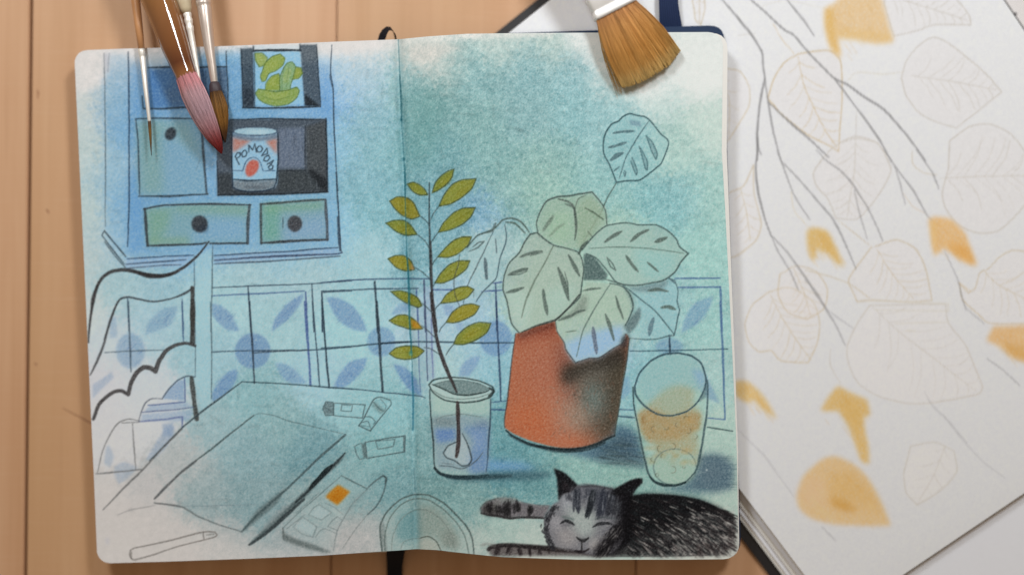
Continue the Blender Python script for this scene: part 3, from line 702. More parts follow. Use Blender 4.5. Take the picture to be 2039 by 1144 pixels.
def sprig(cv, sv):
    F, S = cv.fill, cv.stroke
    # glass of water
    F('G', "775,620 1210,650 1195,900 1180,1240 1120,1250 900,1240 800,1190 790,1000", (156, 180, 176), .7, 1.5, .1)
    F('G', "785,830 1000,800 1195,830 1188,1150 1180,1220 820,1190 795,1000", (132, 150, 162), .6, 4, .2)
    F('G', "805,905 950,900 955,985 825,1005", (98, 130, 178), .75, 4, .25); F('G', "1000,890 1192,880 1182,1215 1060,1230 1040,1100 1110,1000", (106, 136, 176), .7, 5, .25); F('G', "1060,930 1150,920 1160,1050 1080,1060", (130, 154, 186), .5, 5)
    F('G', "800,640 1200,690 1195,800 790,790", (166, 188, 178), .6, 4); F('G', "800,820 960,830 960,890 800,880", (112, 126, 128), .6, 5)
    F('G', "1090,860 1190,840 1190,900 1090,900", (98, 118, 146), .4, 5)
    F('G', "768,592 880,542 1010,542 1130,562 1222,622 1200,676 1110,704 1000,716 880,700 800,652", (170, 190, 186), .7, 1)
    F('G', "800,592 900,562 1000,562 1120,582 1196,620 1160,642 1060,660 950,655", (112, 132, 132), .85, 1.4, .2)
    S('G', "765,592 800,556 880,541 1000,541 1120,561 1212,602 1228,636 1200,676 1120,702 1000,716 880,701 800,652 765,592", 2.6, (66, 84, 84), .85, taper=0)
    S('G', "790,588 870,622 950,656 1060,662 1170,642 1202,620", 2.8, (62, 78, 78), .85); S('G', "796,590 880,564 1000,560 1120,580 1200,622", 1.6, (92, 112, 112), .7); S('G', "1195,612 1226,640 1192,672", 4.6, (48, 58, 58), .7); S('G', "780,625 880,680 1000,695 1120,682 1190,655", 1.8, (108, 126, 122), .6)
    S('G', "771,625 776,800 796,1000 803,1160 830,1212", 2.8, (62, 78, 82), .85); S('G', "1206,692 1201,850 1190,1000 1181,1140 1172,1212", 2.8, (66, 84, 104), .8)
    S('G', "818,842 870,816 1000,802 1150,822", 1.8, (118, 132, 130), .5)
    F('H', "965,212 900,240 868,290 892,322 950,342 1000,376 1056,366 1066,310 1040,222 1002,155", (170, 182, 184), .6, 2.5, .2); S('H', "1002,150 1035,215 1060,290 1068,340 1045,375 1000,380 950,345 892,322 868,290 900,240 962,212", 2.6, (78, 92, 98), .8)
    S('H', "840,380 920,384 990,402 1050,382 1110,335 1150,285", 2, (92, 106, 112), .7); S('H', "860,360 940,372", 1.6, (110, 124, 128), .6)
    S('H', "805,396 850,438 950,462 1100,462 1186,446", 7, (38, 54, 60), .88, taper=.5)
    F('H', "1186,335 1440,365 1540,405 1400,422 1180,425", (112, 154, 200), .65, 7, .2); F('H', "860,445 1000,468 1180,432 1400,418 1600,424 1655,452 1500,482 1200,486 960,486", (70, 102, 112), .8, 5, .2); S('H', "900,460 1100,466 1350,452", 7, (44, 66, 74), .55, soft=3)
    # sprig
    B = (74, 66, 66)
    S('F', "768,85 770,180 770,350 775,550 780,770 795,950 822,1144", 3.2, (72, 84, 88), .85, taper=.3); S('F', "776,500 782,770 797,950 824,1144", 4.2, B, .75, taper=.5)
    S('G', "782,-60 800,130 840,330 900,500 962,642", 6.2, B, .9, taper=.3); S('G', "968,716 975,850 976,1000 960,1102", 7, (76, 62, 62), .88, taper=.3)
    for p in ("840,250 800,300 778,345", "700,320 740,350 768,388", "835,435 800,480 780,515", "680,450 740,500 772,562", "830,610 800,650 786,685", "660,682 720,722 776,772", "810,795 797,818", "715,942 750,970 792,1012", "850,940 820,970 806,995", "890,1075 850,1120 838,1150"):
        S('F', p, 1.9, (78, 100, 104), .75)
    for p in ("715,172 760,212 816,262", "945,300 910,340 886,382", "730,326 780,336 842,378"):
        S('G', p, 1.9, (84, 100, 104), .75)
    L = [('F', "610,95 650,80 700,100 740,140 757,172 700,171 650,146"), ('F', "788,157 810,90 850,40 900,5 945,-10 930,50 890,100 830,140"), ('F', "838,252 870,180 930,100 1000,66 1102,58 1070,130 1000,190 920,236"),
         ('F', "485,215 540,184 610,190 660,230 702,322 640,342 570,312 520,266"), ('F', "833,437 870,370 940,300 1010,266 1094,262 1060,330 990,386 910,421"), ('F', "458,372 520,352 590,355 640,390 682,452 610,459 540,436"),
         ('F', "828,612 880,550 940,495 1000,470 1067,468 1040,530 970,590 900,616"), ('F', "473,625 530,602 590,605 640,645 662,702 600,712 530,686"), ('F', "808,797 850,730 910,670 980,640 1057,639 1030,700 950,760 870,796"),
         ('F', "493,858 560,852 630,870 690,905 717,957 690,970 620,946 550,906"), ('F', "848,942 890,880 960,835 1040,822 1087,844 1040,900 960,931"), ('F', "888,1077 930,1010 1000,960 1070,945 1127,961 1090,1020 1010,1061 940,1081"),
         ('G', "483,135 540,100 600,95 660,125 720,192 640,196 570,176 520,160"), ('G', "943,302 970,240 1040,180 1120,150 1207,157 1180,220 1100,276 1010,306"), ('G', "483,370 530,330 600,315 680,320 732,350 680,396 600,412 530,400")]
    for i, (fr, p) in enumerate(L):
        c = [(136, 138, 50), (130, 136, 52), (142, 142, 54), (148, 138, 46)][i % 4]
        F(fr, p, c, .93, 1.0, .12); q = pts(fr, p); m = q.mean(0)
        F('P', m + (q - m) * .6 + RNG.standard_normal(2) * 2, (156, 152, 56) if i % 2 else (144, 152, 70), .5, 2.2, .3); F('P', m + (q - m) * .35 + RNG.standard_normal(2) * 4, (140, 128, 36), .3, 2.5)
        S(fr, p + ' ' + p.split()[0], 1.9, (82, 96, 62), .8, taper=.1); S('P', [q[0], m, q[len(q) // 2]], 1.1, (116, 116, 50), .35)
    F('G', "630,125 680,145 715,190 650,192", (204, 140, 40), .7, 2); F('F', "640,660 665,700 640,705", (204, 152, 120), .6, 1.5)
    # loose line of the neighbouring leaf crossing the sprig
    S('F', "985,592 970,680 942,770 950,880 985,966", 1.8, (96, 100, 100), .65); S('F', "1072,850 1085,868 1084,900", 1.5, (96, 100, 100), .5)

def potplant(cv, sv):
    F, S = cv.fill, cv.stroke
    gl = (163, 178, 165)
    # upper leaf
    o = "330,935 240,715 185,610 175,500 200,370 270,270 350,235 410,180 480,150 560,170 640,180 700,215 760,280 840,380 910,440 920,500 880,620 835,720 740,800 640,880 580,910 450,915 330,935"
    F('U', o, (152, 194, 194), .4, 2, .15)
    P = (72, 106, 112)
    S('U', o, 2.4, P, .85, taper=0); S('U', "695,235 600,370 520,500 450,620 410,730 360,890", 2.2, (98, 130, 136), .75)
    for p, w in (("295,372 400,355 530,350", 4.6), ("240,537 330,515 440,480", 5), ("265,680 330,630 400,600", 7.5), ("300,805 360,755", 3)):
        S('U', p, w, (100, 132, 138), .75, taper=.5)
    F('U', "475,222 600,240 612,300 490,282", (128, 158, 168), .8, 1.5)
    for p in ("665,400 740,600 780,672 792,600 740,480 665,400", "585,520 620,640 660,780 682,792 680,700 620,570 585,520", "490,690 530,800 556,850 566,810 530,700 505,650", "408,820 425,862 436,820 420,800"):
        S('U', p, 2, (84, 118, 124), .8); F('U', p, (110, 144, 148), .5, 1)
    S('J', "1060,90 1000,190 960,280 900,380 840,490 800,582", 2.6, (100, 118, 112), .75)
    # drooping leaf at the left
    S('F', "1480,437 1420,360 1350,335 1290,350 1260,382 1220,422", 3, (98, 116, 108), .8); S('F', "1450,442 1380,375 1310,364", 3.2, (100, 118, 108), .75); S('F', "1240,375 1215,425 1170,440", 5, (96, 110, 104), .6)
    F('F', "1225,425 1305,385 1312,520 1255,720 1240,770 1100,930 1010,940 1060,790 1040,640 1080,490", (170, 196, 196), .45, 3, .2)
    S('F', "1220,422 1160,440 1110,460 1080,490 1038,545", 2.8, (92, 112, 108), .8); S('F', "1305,382 1316,450 1310,520 1272,620 1256,720 1240,772 1150,860 1100,932", 2.2, (88, 112, 122), .8)
    S('F', "1225,428 1160,570 1090,710 1040,820 1010,945", 2.2, (104, 120, 124), .7); S('F', "1052,572 1110,548 1158,502 1120,510 1080,540", 2.6, (100, 118, 118), .7); S('F', "1240,485 1248,585", 2.6, (112, 130, 138), .7); S('F', "1165,625 1170,690 1177,767", 6, (98, 116, 124), .75)
    # folded leaf behind
    F('J', "515,470 495,370 530,280 570,215 650,185 740,178 890,150 985,280 995,385 830,560 700,550 560,490", (158, 178, 158), .65, 3, .18)
    F('J', "780,250 830,190 890,180 950,240 982,330 900,450 830,545 790,545 775,400", (150, 168, 142), .55, 5, .25); F('J', "600,300 740,290 760,480 640,520 560,450", (160, 188, 160), .5, 7)
    S('J', "515,475 495,370 530,280 570,215 650,185 740,178 800,166 890,149 940,210 985,280 996,382", 2.6, (92, 108, 104), .85); S('J', "650,200 720,220 760,262 776,400 766,492", 4.2, (102, 116, 108), .75, taper=.5); S('J', "768,272 790,202 842,176", 2, (110, 124, 112), .6)
    S('J', "545,420 575,375 612,322", 6, (118, 134, 122), .6, soft=1.6); S('J', "860,430 890,470", 3, (118, 132, 116), .5); S('J', "590,462 640,410 690,378", 4, (134, 154, 134), .5, soft=2); S('J', "840,265 905,300 972,346", 2.6, (98, 116, 98), .75); S('J', "700,235 760,260 770,330", 4, (96, 110, 104), .5)
    # pot
    pot = "345,225 390,215 500,170 630,135 640,210 690,290 740,400 770,435 870,400 940,395 1040,330 1110,290 1130,225 1155,260 1140,400 1110,560 1090,700 1060,880 1050,950 950,1000 830,1035 720,1045 600,1030 450,990 330,940 270,900 265,830 290,680 310,500 330,330"
    keep = cv.c.copy()
    F('K', pot, (176, 108, 78), .97, 1.0, .08)
    F('K', "340,230 630,145 645,230 600,260 480,260 370,300", (128, 62, 48), .6, 9); F('K', "350,232 400,218 630,140 640,180 500,215 380,262", (84, 48, 42), .6, 4)
    F('K', "420,280 620,260 690,420 660,600 560,720 440,560", (170, 114, 94), .55, 20, .25); F('K', "280,760 560,700 620,900 560,1000 400,960 280,890", (186, 108, 70), .6, 16, .25); F('K', "520,640 760,620 820,1000 640,1010", (172, 126, 106), .5, 16, .35)
    F('K', "640,230 700,300 760,430 760,560 680,600 650,480", (110, 76, 72), .6, 13)
    F('K', "690,480 760,440 880,400 1040,335 1140,300 1120,560 1010,520 900,520 780,560 720,610 680,560", (72, 66, 56), .97, 10, .15); F('K', "900,420 1120,320 1110,480 980,500", (66, 58, 48), .7, 9)
    cv.ell('K', 935, 660, 170, 230, (126, 130, 124), .85, 20, .3); cv.ell('K', 960, 700, 90, 150, (108, 124, 120), .6, 12, .25); cv.ell('K', 800, 800, 130, 120, (158, 140, 126), .6, 18, .3); cv.ell('K', 900, 570, 120, 70, (122, 124, 116), .55, 13); cv.ell('K', 730, 640, 70, 60, (158, 104, 88), .6, 12)
    F('K', "1050,520 1120,480 1090,700 1055,930 930,960 960,880 1030,760", (94, 80, 60), .75, 9, .2); F('K', "640,960 900,940 880,1010 720,1040", (184, 112, 80), .6, 9)
    F('K', "700,600 860,520 1000,500 1120,440 1095,700 1058,930 960,985 860,990 820,900 900,780 820,700", (92, 86, 76), .7, 20, .35); F('K', "1000,480 1130,420 1090,720 1055,940 985,960 1030,800 1010,640", (74, 68, 54), .72, 11, .25)
    F('K', "780,560 900,520 1110,440 1095,700 1060,930 960,980 890,960 940,820 900,680", (82, 76, 66), .5, 18, .3); cv.ell('K', 900, 690, 70, 110, (116, 134, 130), .7, 12, .4); cv.ell('K', 800, 830, 70, 60, (154, 140, 124), .5, 12, .4)
    F('K', "690,470 780,440 900,410 1130,310 1120,430 980,480 860,500 760,560 690,590", (58, 52, 46), .6, 9, .25)
    for i in range(300):
        t = RNG.random(2); x = 620 + t[0] * 420; y = 560 + t[1] * 400
        S('K', [(x, y), (x + RNG.normal(0, 14), y + RNG.normal(0, 22))], 1.5, [(196, 160, 140), (92, 90, 80), (176, 110, 84), (140, 150, 142)][i % 4], .3, jit=.2)
    for i in range(420):
        t = RNG.random(2); x = 300 + t[0] * 330; y = 290 + t[1] * 680
        S('K', [(x, y), (x + RNG.normal(0, 12), y + RNG.normal(0, 12))], 1.8, [(160, 84, 56), (200, 136, 108), (142, 76, 54)][i % 3], .16, jit=.2)
    shaded = cv.c.copy(); cv.c[:] = 0; F('K', pot, (1, 1, 1), 1., 1.0, 0)     # pencil shading stops at the pot's outline
    pm = cv.c[..., :1].copy(); cv.c[:] = keep * (1 - pm) + shaded * pm
    # contact shadow on the drawn table
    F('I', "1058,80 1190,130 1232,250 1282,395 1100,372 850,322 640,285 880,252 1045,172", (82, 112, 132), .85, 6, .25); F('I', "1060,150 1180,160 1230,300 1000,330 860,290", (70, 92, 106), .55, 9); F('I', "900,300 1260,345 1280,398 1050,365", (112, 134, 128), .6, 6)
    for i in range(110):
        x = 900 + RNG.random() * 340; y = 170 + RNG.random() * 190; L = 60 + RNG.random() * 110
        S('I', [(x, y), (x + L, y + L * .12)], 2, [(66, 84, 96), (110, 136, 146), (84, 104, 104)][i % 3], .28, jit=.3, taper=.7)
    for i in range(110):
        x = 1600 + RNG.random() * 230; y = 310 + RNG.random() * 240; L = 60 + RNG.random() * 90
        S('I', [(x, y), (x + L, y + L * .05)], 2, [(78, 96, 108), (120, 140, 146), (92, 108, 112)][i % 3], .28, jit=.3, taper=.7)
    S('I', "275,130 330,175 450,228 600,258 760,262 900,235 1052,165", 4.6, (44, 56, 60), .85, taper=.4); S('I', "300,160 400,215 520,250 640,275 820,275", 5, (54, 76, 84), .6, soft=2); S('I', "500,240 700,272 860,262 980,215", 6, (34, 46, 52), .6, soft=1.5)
    S('K', "345,228 330,340 308,520 290,690 266,840 268,900", 2.2, (92, 66, 60), .75); S('K', "1156,262 1140,400 1112,560 1090,700 1062,880 1050,955", 2.2, (76, 76, 66), .7)
    # front leaves
    big = "450,450 410,500 370,580 300,650 265,740 255,840 280,920 300,1020 320,1090 370,1152 390,1144 500,1100 630,1062 720,980 800,900 815,820 830,700 820,640 790,580 700,550 620,530 560,490 500,440"
    F('J', big, gl, .65, 1.5, .16); F('J', "270,800 480,900 420,1130 360,1140 290,960", (178, 200, 190), .5, 8); F('J', "560,850 800,800 700,990 560,1060", (166, 196, 186), .4, 8)
    F('J', "830,588 900,608 1002,742 970,778 832,776", (92, 112, 110), .9, 1.4, .2)
    lo = "850,790 1015,800 1100,820 1160,880 1182,960 1160,1030 1125,1100 1120,1200 1110,1220 1040,1260 940,1325 870,1330 770,1365 740,1330 700,1270 690,1220 640,1140 630,1062 720,980 800,900"
    F('J', lo, (166, 184, 168), .72, 1.5, .14); F('K', "690,300 900,215 1120,165 1112,290 1040,332 940,394 870,398 770,433 735,395", (150, 182, 212), .8, 6, .15)
    F('J', "1160,830 1400,800 1440,770 1500,850 1510,990 1490,1170 1400,1190 1160,1185 1130,1120 1180,960", (150, 188, 192), .5, 2, .15)
    rt = "830,575 870,500 940,430 1000,390 1130,370 1220,385 1340,385 1430,430 1490,490 1510,540 1572,590 1520,650 1480,720 1400,780 1300,800 1200,815 1100,805 1050,780 990,700 920,620 850,590"
    F('J', rt, (160, 184, 174), .68, 1.5, .16); F('J', "1180,540 1500,600 1440,730 1300,780 1220,700", (146, 192, 190), .5, 8)
    F('J', "1130,806 1200,822 1300,806 1400,785 1442,770 1400,835 1280,862 1180,852", (118, 140, 142), .7, 3, .2); F('K', "1116,178 1160,120 1232,35 1236,110 1200,180 1150,232", (104, 124, 126), .85, 2, .2); F('K', "1100,260 1135,225 1158,255 1140,330 1085,320", (54, 52, 54), .7, 3)
    F('J', "640,1062 740,1000 830,880 860,900 850,990 740,1040", (118, 128, 118), .55, 4)
    F('J', "1120,830 1170,870 1190,950 1180,1050 1150,1090 1175,960", (110, 132, 130), .6, 3)
    E = (92, 110, 106)
    S('J', "450,450 410,500 370,580 300,650 265,740 255,840 280,920 300,1020 320,1090 372,1152", 2.4, E, .85, taper=0); S('J', "450,450 500,440 560,490 620,530 700,550 790,580 820,640 830,700 815,820 800,900 720,980 630,1062", 2.4, E, .85, taper=0); S('J', "800,880 720,975 630,1060 500,1100 390,1146", 3.4, (76, 84, 80), .8)
    S('J', "820,562 870,500 940,430 1000,390 1130,370 1220,385 1340,385 1430,430 1490,490 1510,540 1572,590 1520,650 1480,720 1400,780 1300,800 1200,815 1100,805 1050,780 990,700 920,620 850,590", 2.4, (90, 112, 110), .85, taper=0)
    S('J', "1015,800 1100,820 1160,880 1182,960 1160,1030 1126,1100", 2.6, (88, 108, 106), .85); S('K', "628,140 640,210 690,290 700,340 740,400 770,437 870,402 940,397 1040,332 1110,292 1128,230", 2, (84, 84, 84), .75); S('J', "980,770 1050,790 1130,815", 2.4, E, .7)
    S('J', "1440,765 1480,780 1502,850 1496,930 1512,990 1496,1060 1485,1120 1470,1170 1440,1172 1350,1196 1270,1200 1160,1190", 2.2, (88, 116, 122), .8); S('J', "1110,815 1220,900 1330,990 1400,1070 1476,1166", 2.2, (82, 112, 118), .8); S('J', "1440,765 1482,800", 3, (80, 108, 120), .7)
    R1 = (136, 152, 136)
    S('J', "612,538 560,650 480,790 420,920 388,1045", 3, R1, .75); S('J', "868,552 1100,541 1300,549 1542,587", 1.9, (118, 142, 132), .75); S('J', "1018,808 930,950 830,1130 780,1320", 2.4, (122, 144, 136), .8); S('J', "860,500 820,540 795,590", 5, (92, 108, 100), .7)
    Q = (104, 120, 112)
    for p, w in (("378,612 440,590 532,570", 5.5), ("293,742 360,715 432,695", 6), ("280,866 340,850 402,830", 6), ("543,845 556,940 572,1025", 6.5), ("648,688 690,800 724,918", 8), ("722,598 760,670 802,748", 6.5), ("980,506 1040,465 1102,430", 6.2), ("1165,502 1220,452 1292,420", 6), ("1338,506 1422,475", 7),
                 ("1132,603 1170,660 1217,717", 5.5), ("1283,650 1362,717", 4), ("1058,888 1080,970 1112,1053", 4.4), ("985,1018 1020,1110 1046,1205", 6), ("828,852 890,840 952,835", 3.6), ("1288,852 1360,845 1432,858", 5.4), ("1383,972 1430,965 1484,986", 6.2), ("840,990 790,1000 740,1030 650,1062", 5)):
        S('J', p, w, Q, .75, taper=.6, soft=.9)
    S('J', "995,615 1020,680 1057,707 1035,660 995,615", 2, (92, 110, 104), .8); S('K', "897,183 908,270 922,367", 7.5, (126, 138, 156), .85, taper=.6); S('K', "1298,242 1310,170 1328,118", 8, (112, 140, 152), .7, taper=.6); S('K', "705,216 775,206", 2.4, (110, 128, 114), .6); S('J', "430,693 425,712 370,735 300,742", 1.8, (86, 100, 94), .7); S('J', "530,568 535,580 450,605", 1.8, (96, 110, 102), .6)
    cv.stroke('J', "695,720 715,800 722,910", 2, (76, 90, 84), .6)

def tumbler(cv, sv):
    F, S = cv.fill, cv.stroke
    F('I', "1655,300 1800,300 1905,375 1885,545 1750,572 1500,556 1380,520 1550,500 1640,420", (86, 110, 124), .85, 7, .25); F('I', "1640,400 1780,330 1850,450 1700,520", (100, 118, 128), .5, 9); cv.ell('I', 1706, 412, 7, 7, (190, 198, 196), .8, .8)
    F('K', "1200,620 1300,430 1500,370 1690,480 1700,620 1690,800 1640,1150 1600,1260 1480,1300 1330,1260 1260,1100 1200,750", (158, 188, 176), .6, 2, .1)
    F('K', "1205,590 1240,510 1310,425 1400,380 1500,370 1600,390 1670,445 1696,540 1640,640 1500,600 1380,660 1290,730", (140, 176, 180), .5, 4, .2); F('K', "1600,480 1690,500 1690,640 1640,560", (132, 164, 204), .45, 5)
    F('K', "1208,805 1290,730 1380,660 1480,605 1560,605 1620,640 1600,720 1660,790 1655,900 1500,985 1290,990 1235,900", (166, 156, 122), .65, 6, .35); F('K', "1215,800 1300,760 1450,815 1560,785 1665,795 1655,900 1500,985 1290,995 1240,920", (166, 144, 104), .85, 4, .35)
    F('K', "1400,620 1520,610 1590,650 1560,770 1450,810 1350,720", (156, 172, 154), .6, 8, .2)
    F('I', "1300,200 1640,150 1652,335 1500,272 1350,335", (164, 152, 118), .65, 6, .35); F('I', "1280,215 1330,205 1345,300 1290,300", (158, 190, 186), .7, 4)
    cv.ell('I', 1478, 395, 146, 128, (154, 176, 162), .75, 3, .2); cv.loop('I', 1482, 392, 152, 130, 2.2, (120, 146, 144), .7, taper=0)
    for i in range(60):
        x = 1290 + RNG.random() * 340; y = 40 + RNG.random() * 330; cv.ell('I', x, y, 10 + 26 * RNG.random(), 8 + 16 * RNG.random(), [(172, 146, 98), (158, 164, 140), (184, 158, 112)][i % 3], .35, 3, .3)
    P = (70, 98, 110)
    S('K', "1195,600 1230,510 1310,422 1400,376 1500,365 1600,385 1672,440 1702,540 1692,620 1640,712 1560,782 1450,813 1350,801 1260,742 1200,662 1195,600", 3, P, .85, taper=0)
    S('K', "1180,610 1190,750 1220,900 1262,1105 1290,1215 1330,1276 1400,1302 1480,1308 1550,1288 1622,1216", 3, (76, 100, 104), .85, taper=.1); S('K', "1710,560 1712,640 1702,800 1682,950 1652,1140 1620,1218", 3.4, (80, 106, 112), .8, taper=.2); S('K', "1700,600 1690,660 1660,700", 7, (96, 124, 132), .5, soft=2)
    S('I', "1300,455 1340,497 1400,516 1480,520 1555,498", 5, (44, 66, 70), .8); S('I', "1640,400 1668,250", 4.5, (84, 112, 116), .6)
    for x, y, r, a0, a1 in ((1376, 260, 22, 90, 280), (1462, 242, 22, -90, 90), (1462, 408, 24, -100, 110), (1622, 172, 18, -80, 100), (1562, 46, 18, 180, 340), (1322, 335, 14, 90, 260), (1352, 447, 12, 0, 330), (1332, 120, 20, 90, 270), (1394, 312, 14, 120, 260), (1545, 388, 9, 0, 200), (1574, 130, 20, -60, 120), (1500, 90, 16, 100, 250), (1420, 110, 14, -30, 160)):
        cv.arc('I', x, y, r, a0, a1, 1.6, (108, 104, 82), .42)
    cv.ell('I', 1255, 55, 14, 30, (150, 122, 80), .6, 1.5); cv.ell('I', 1580, 60, 22, 30, (180, 146, 92), .5, 3); cv.ell('I', 1310, 210, 14, 8, (170, 140, 96), .6, 2)

def cat(cv, sv):
    F, S = cv.fill, cv.stroke
    K = (22, 20, 24)
    # body
    body = "160,320 380,385 560,368 750,372 950,392 1160,432 1350,505 1480,560 1560,620 1570,760 1545,880 1500,985 1390,1050 1000,1060 600,1062 0,1072 -60,1050 60,850 200,720 250,560"
    F('X', body, (62, 60, 61), .95, 2.5, .15); F('X', "160,320 380,385 560,370 750,374 950,394 1160,436 1350,510 1440,570 1250,600 1050,600 900,700 650,760 420,860 200,1040 -40,1050 60,850 200,720 250,560", (20, 19, 22), .95, 6, .1)
    F('X', "260,400 420,390 420,860 200,980 240,700", (15, 14, 17), .95, 5)
    r = np.random.default_rng(11)
    from_poly = pts('X', body); q = np.roll(from_poly, -1, 0)
    def inside(x, y):
        c = False
        for (ax, ay), (bx, by) in zip(from_poly, q):
            if (ay > y) != (by > y) and x < (bx - ax) * (y - ay) / (by - ay) + ax: c = not c
        return c
    n = 0
    while n < 900:
        X = 330 + r.random() * 1260; Y = 400 + r.random() * 660
        px, py = 1190 + X * .17483, 920 + Y * .17483
        if not inside(px, py): continue
        n += 1
        light = np.clip((X - 330) / 1100 * .55 + (Y - 430) / 600 * .6 - .16, 0.03, 1)
        ang = math.radians(20 + 22 * (Y - 400) / 600 + r.normal(0, 6)); L = 8 + r.random() * 16
        e = [(px, py), (px + L * .5 * math.cos(ang), py + L * .5 * math.sin(ang) + .3), (px + L * math.cos(ang), py + L * math.sin(ang))]
        if r.random() < light * .72: S('P', e, 1.2 + r.random() * 1.3, [(206, 202, 196), (172, 168, 164), (190, 180, 176)][n % 3], .4 + .4 * r.random(), jit=.15, taper=.8)
        else: S('P', e, 1.5 + r.random() * 1.6, [(28, 28, 31), (46, 40, 42), (38, 44, 46)][n % 3], .65, jit=.15, taper=.8)
    for i in range(46):     # hairs running off the back
        t = r.random(); X = 1150 + 420 * t; Y = 430 + 175 * t ** 1.1 + r.random() * 60; S('X', [(X, Y), (X + 60, Y + 22), (X + 60 + r.random() * 70, Y + 46 + r.random() * 20)], 1.5, (44, 40, 42), .75, jit=.2, taper=.85)
    for i in range(30):
        Y = 640 + r.random() * 330; S('X', [(1480, Y), (1540, Y + 26), (1560 + r.random() * 36, Y + 46 + r.random() * 14)], 1.5, (70, 62, 62), .6, jit=.2, taper=.85)
    S('X', "390,392 560,376 750,380 950,402 1160,446 1340,515", 6.5, (26, 26, 29), .8, soft=1.5); S('X', "0,1066 300,1062 700,1064 1100,1058 1380,1052", 2.2, (70, 66, 68), .7)
    for i in range(70):
        X = 1100 + r.random() * 380; Y = 900 + r.random() * 140; S('X', [(X, Y), (X + 40, Y + 40), (X + 60, Y + 78)], 2, (96, 86, 84) if i % 2 else (54, 48, 50), .5, jit=.2, taper=.8)
    # paws
    F('W', "95,520 160,450 300,402 450,405 560,450 700,480 890,492 860,560 820,632 560,622 380,628 200,602 110,572", (112, 106, 110), .92, 2, .12); F('W', "290,402 450,405 540,445 420,455 300,440", (128, 140, 134), .7, 4)
    F('W', "100,525 170,455 240,470 300,520 330,580 200,600 112,572", (56, 54, 52), .75, 4); F('W', "240,440 300,430 320,500 260,510", (120, 124, 116), .5, 4)
    for p, w in (("405,455 395,520 400,595", 13), ("515,465 520,515 522,560", 12), ("640,495 655,540 650,580", 11), ("300,500 310,580", 9), ("180,480 190,570", 11)):
        cv.hatch('W', p, w * 1.1, (46, 44, 46), .6, 9)
    S('W', "105,575 200,598 300,606 420,632 600,622 810,632", 4.4, (56, 52, 54), .85); S('W', "95,520 160,450 300,402", 2, (96, 100, 96), .6); S('W', "560,452 700,482 890,492", 2, (128, 124, 126), .6); S('W', "700,480 790,520 850,545", 2, (150, 144, 146), .5)
    F('W', "170,985 250,942 420,932 700,950 1000,980 1200,1000 1420,1040 1420,1080 1000,1066 220,1064", (98, 90, 90), .9, 3, .15)
    S('W', "190,985 240,955 400,942 600,952 900,978 1150,1000 1450,1052", 8.5, (44, 37, 38), .85, soft=1.8, taper=.3); S('W', "110,940 180,930 260,950", 5, (150, 150, 146), .5, soft=2)
    for p in ("530,975 540,1055", "650,985 660,1062", "765,985 772,1040", "300,960 280,1050", "430,960 400,1040", "880,990 880,1030"):
        cv.hatch('W', p, 8, (54, 46, 48), .6, 7)
    # head
    F('W', "1010,345 1210,262 1400,262 1600,302 1690,400 1720,600 1720,860 1600,1020 1400,1062 1180,1004 960,965 880,870 822,760 850,600 920,475 990,440", (116, 115, 120), .97, 2.2, .1)
    F('W', "1120,300 1250,275 1600,305 1690,480 1660,600 1400,600 1330,420 1180,400", (70, 73, 82), .85, 6, .2); F('W', "1050,480 1300,540 1420,560 1400,760 1330,860 1200,840 1100,660", (164, 174, 169), .78, 8); F('W', "940,760 1150,740 1220,860 1180,960 1000,950", (156, 151, 150), .7, 8); F('W', "1020,360 1150,350 1160,480 1020,560", (170, 174, 180), .65, 8)
    F('W', "1330,900 1460,850 1440,980 1360,1030", (180, 174, 170), .7, 6); F('W', "880,600 1000,600 1020,740 920,760", (174, 171, 174), .6, 7)
    F('W', "1690,400 1780,420 1780,820 1640,950 1480,1045 1350,1056 1440,930 1590,790 1655,640", (24, 22, 25), .92, 6)
    F('W', "1640,380 1720,340 1740,640 1640,600 1600,480", (30, 30, 35), .75, 7)
    F('W', "928,62 1060,122 1205,258 1130,332 1030,362 986,440 975,300 965,180", K, .95, 1.6); F('W', "1020,180 1120,260 1080,320 1030,320", (62, 52, 56), .5, 4); F('W', "1130,270 1200,268 1130,330 1100,330", (110, 108, 114), .6, 3)
    F('X', "507,176 502,232 440,302 370,405 300,420 170,318 260,260 400,190", K, .96, 1.4); F('X', "120,310 300,330 330,460 260,560 200,420", (28, 26, 30), .8, 5)
    for p, w, c, a in (("1180,320 1182,450 1200,552", 13, (62, 66, 76), .75), ("1090,360 1100,440", 10, (84, 86, 94), .5), ("1374,315 1345,480 1292,625", 9, (42, 48, 54), .85), ("1385,330 1365,420 1330,540", 7, (48, 52, 58), .6), ("1490,330 1480,450 1432,612", 14, (64, 68, 80), .75), ("1590,340 1570,500 1540,600", 14, (64, 66, 74), .7), ("1260,290 1262,380", 8, (128, 128, 136), .5), ("1640,420 1620,560", 12, (72, 74, 80), .6)):
        cv.hatch('W', p, w, c, a * .9, 9)
    for i in range(90):
        x = 1130 + 540 * r.random(); y = 290 + 200 * r.random() ** 1.5; S('W', [(x, y), (x - 4 + r.normal(0, 6), y + 60 + 60 * r.random())], 2, (78, 82, 92) if i % 3 else (166, 170, 176), .3, jit=.2, taper=.8)
    S('W', "1200,272 1400,268 1600,302", 4, (78, 78, 84), .7, soft=1.5); S('W', "1200,258 1280,242 1400,258 1540,280", 1.5, (120, 122, 126), .5)
    S('W', "1008,694 1065,662 1130,684 1168,712", 5.4, (44, 46, 50), .85, taper=.7); S('W', "1372,735 1430,700 1520,688 1600,702", 5.4, (48, 50, 54), .85, taper=.7); S('W', "1030,615 1090,628 1150,645", 5, (108, 124, 122), .6, soft=2); S('W', "1410,640 1520,622 1640,640", 4, (92, 100, 104), .6, soft=2); S('W', "1030,720 1100,700 1150,718", 4, (112, 110, 116), .5, soft=2)
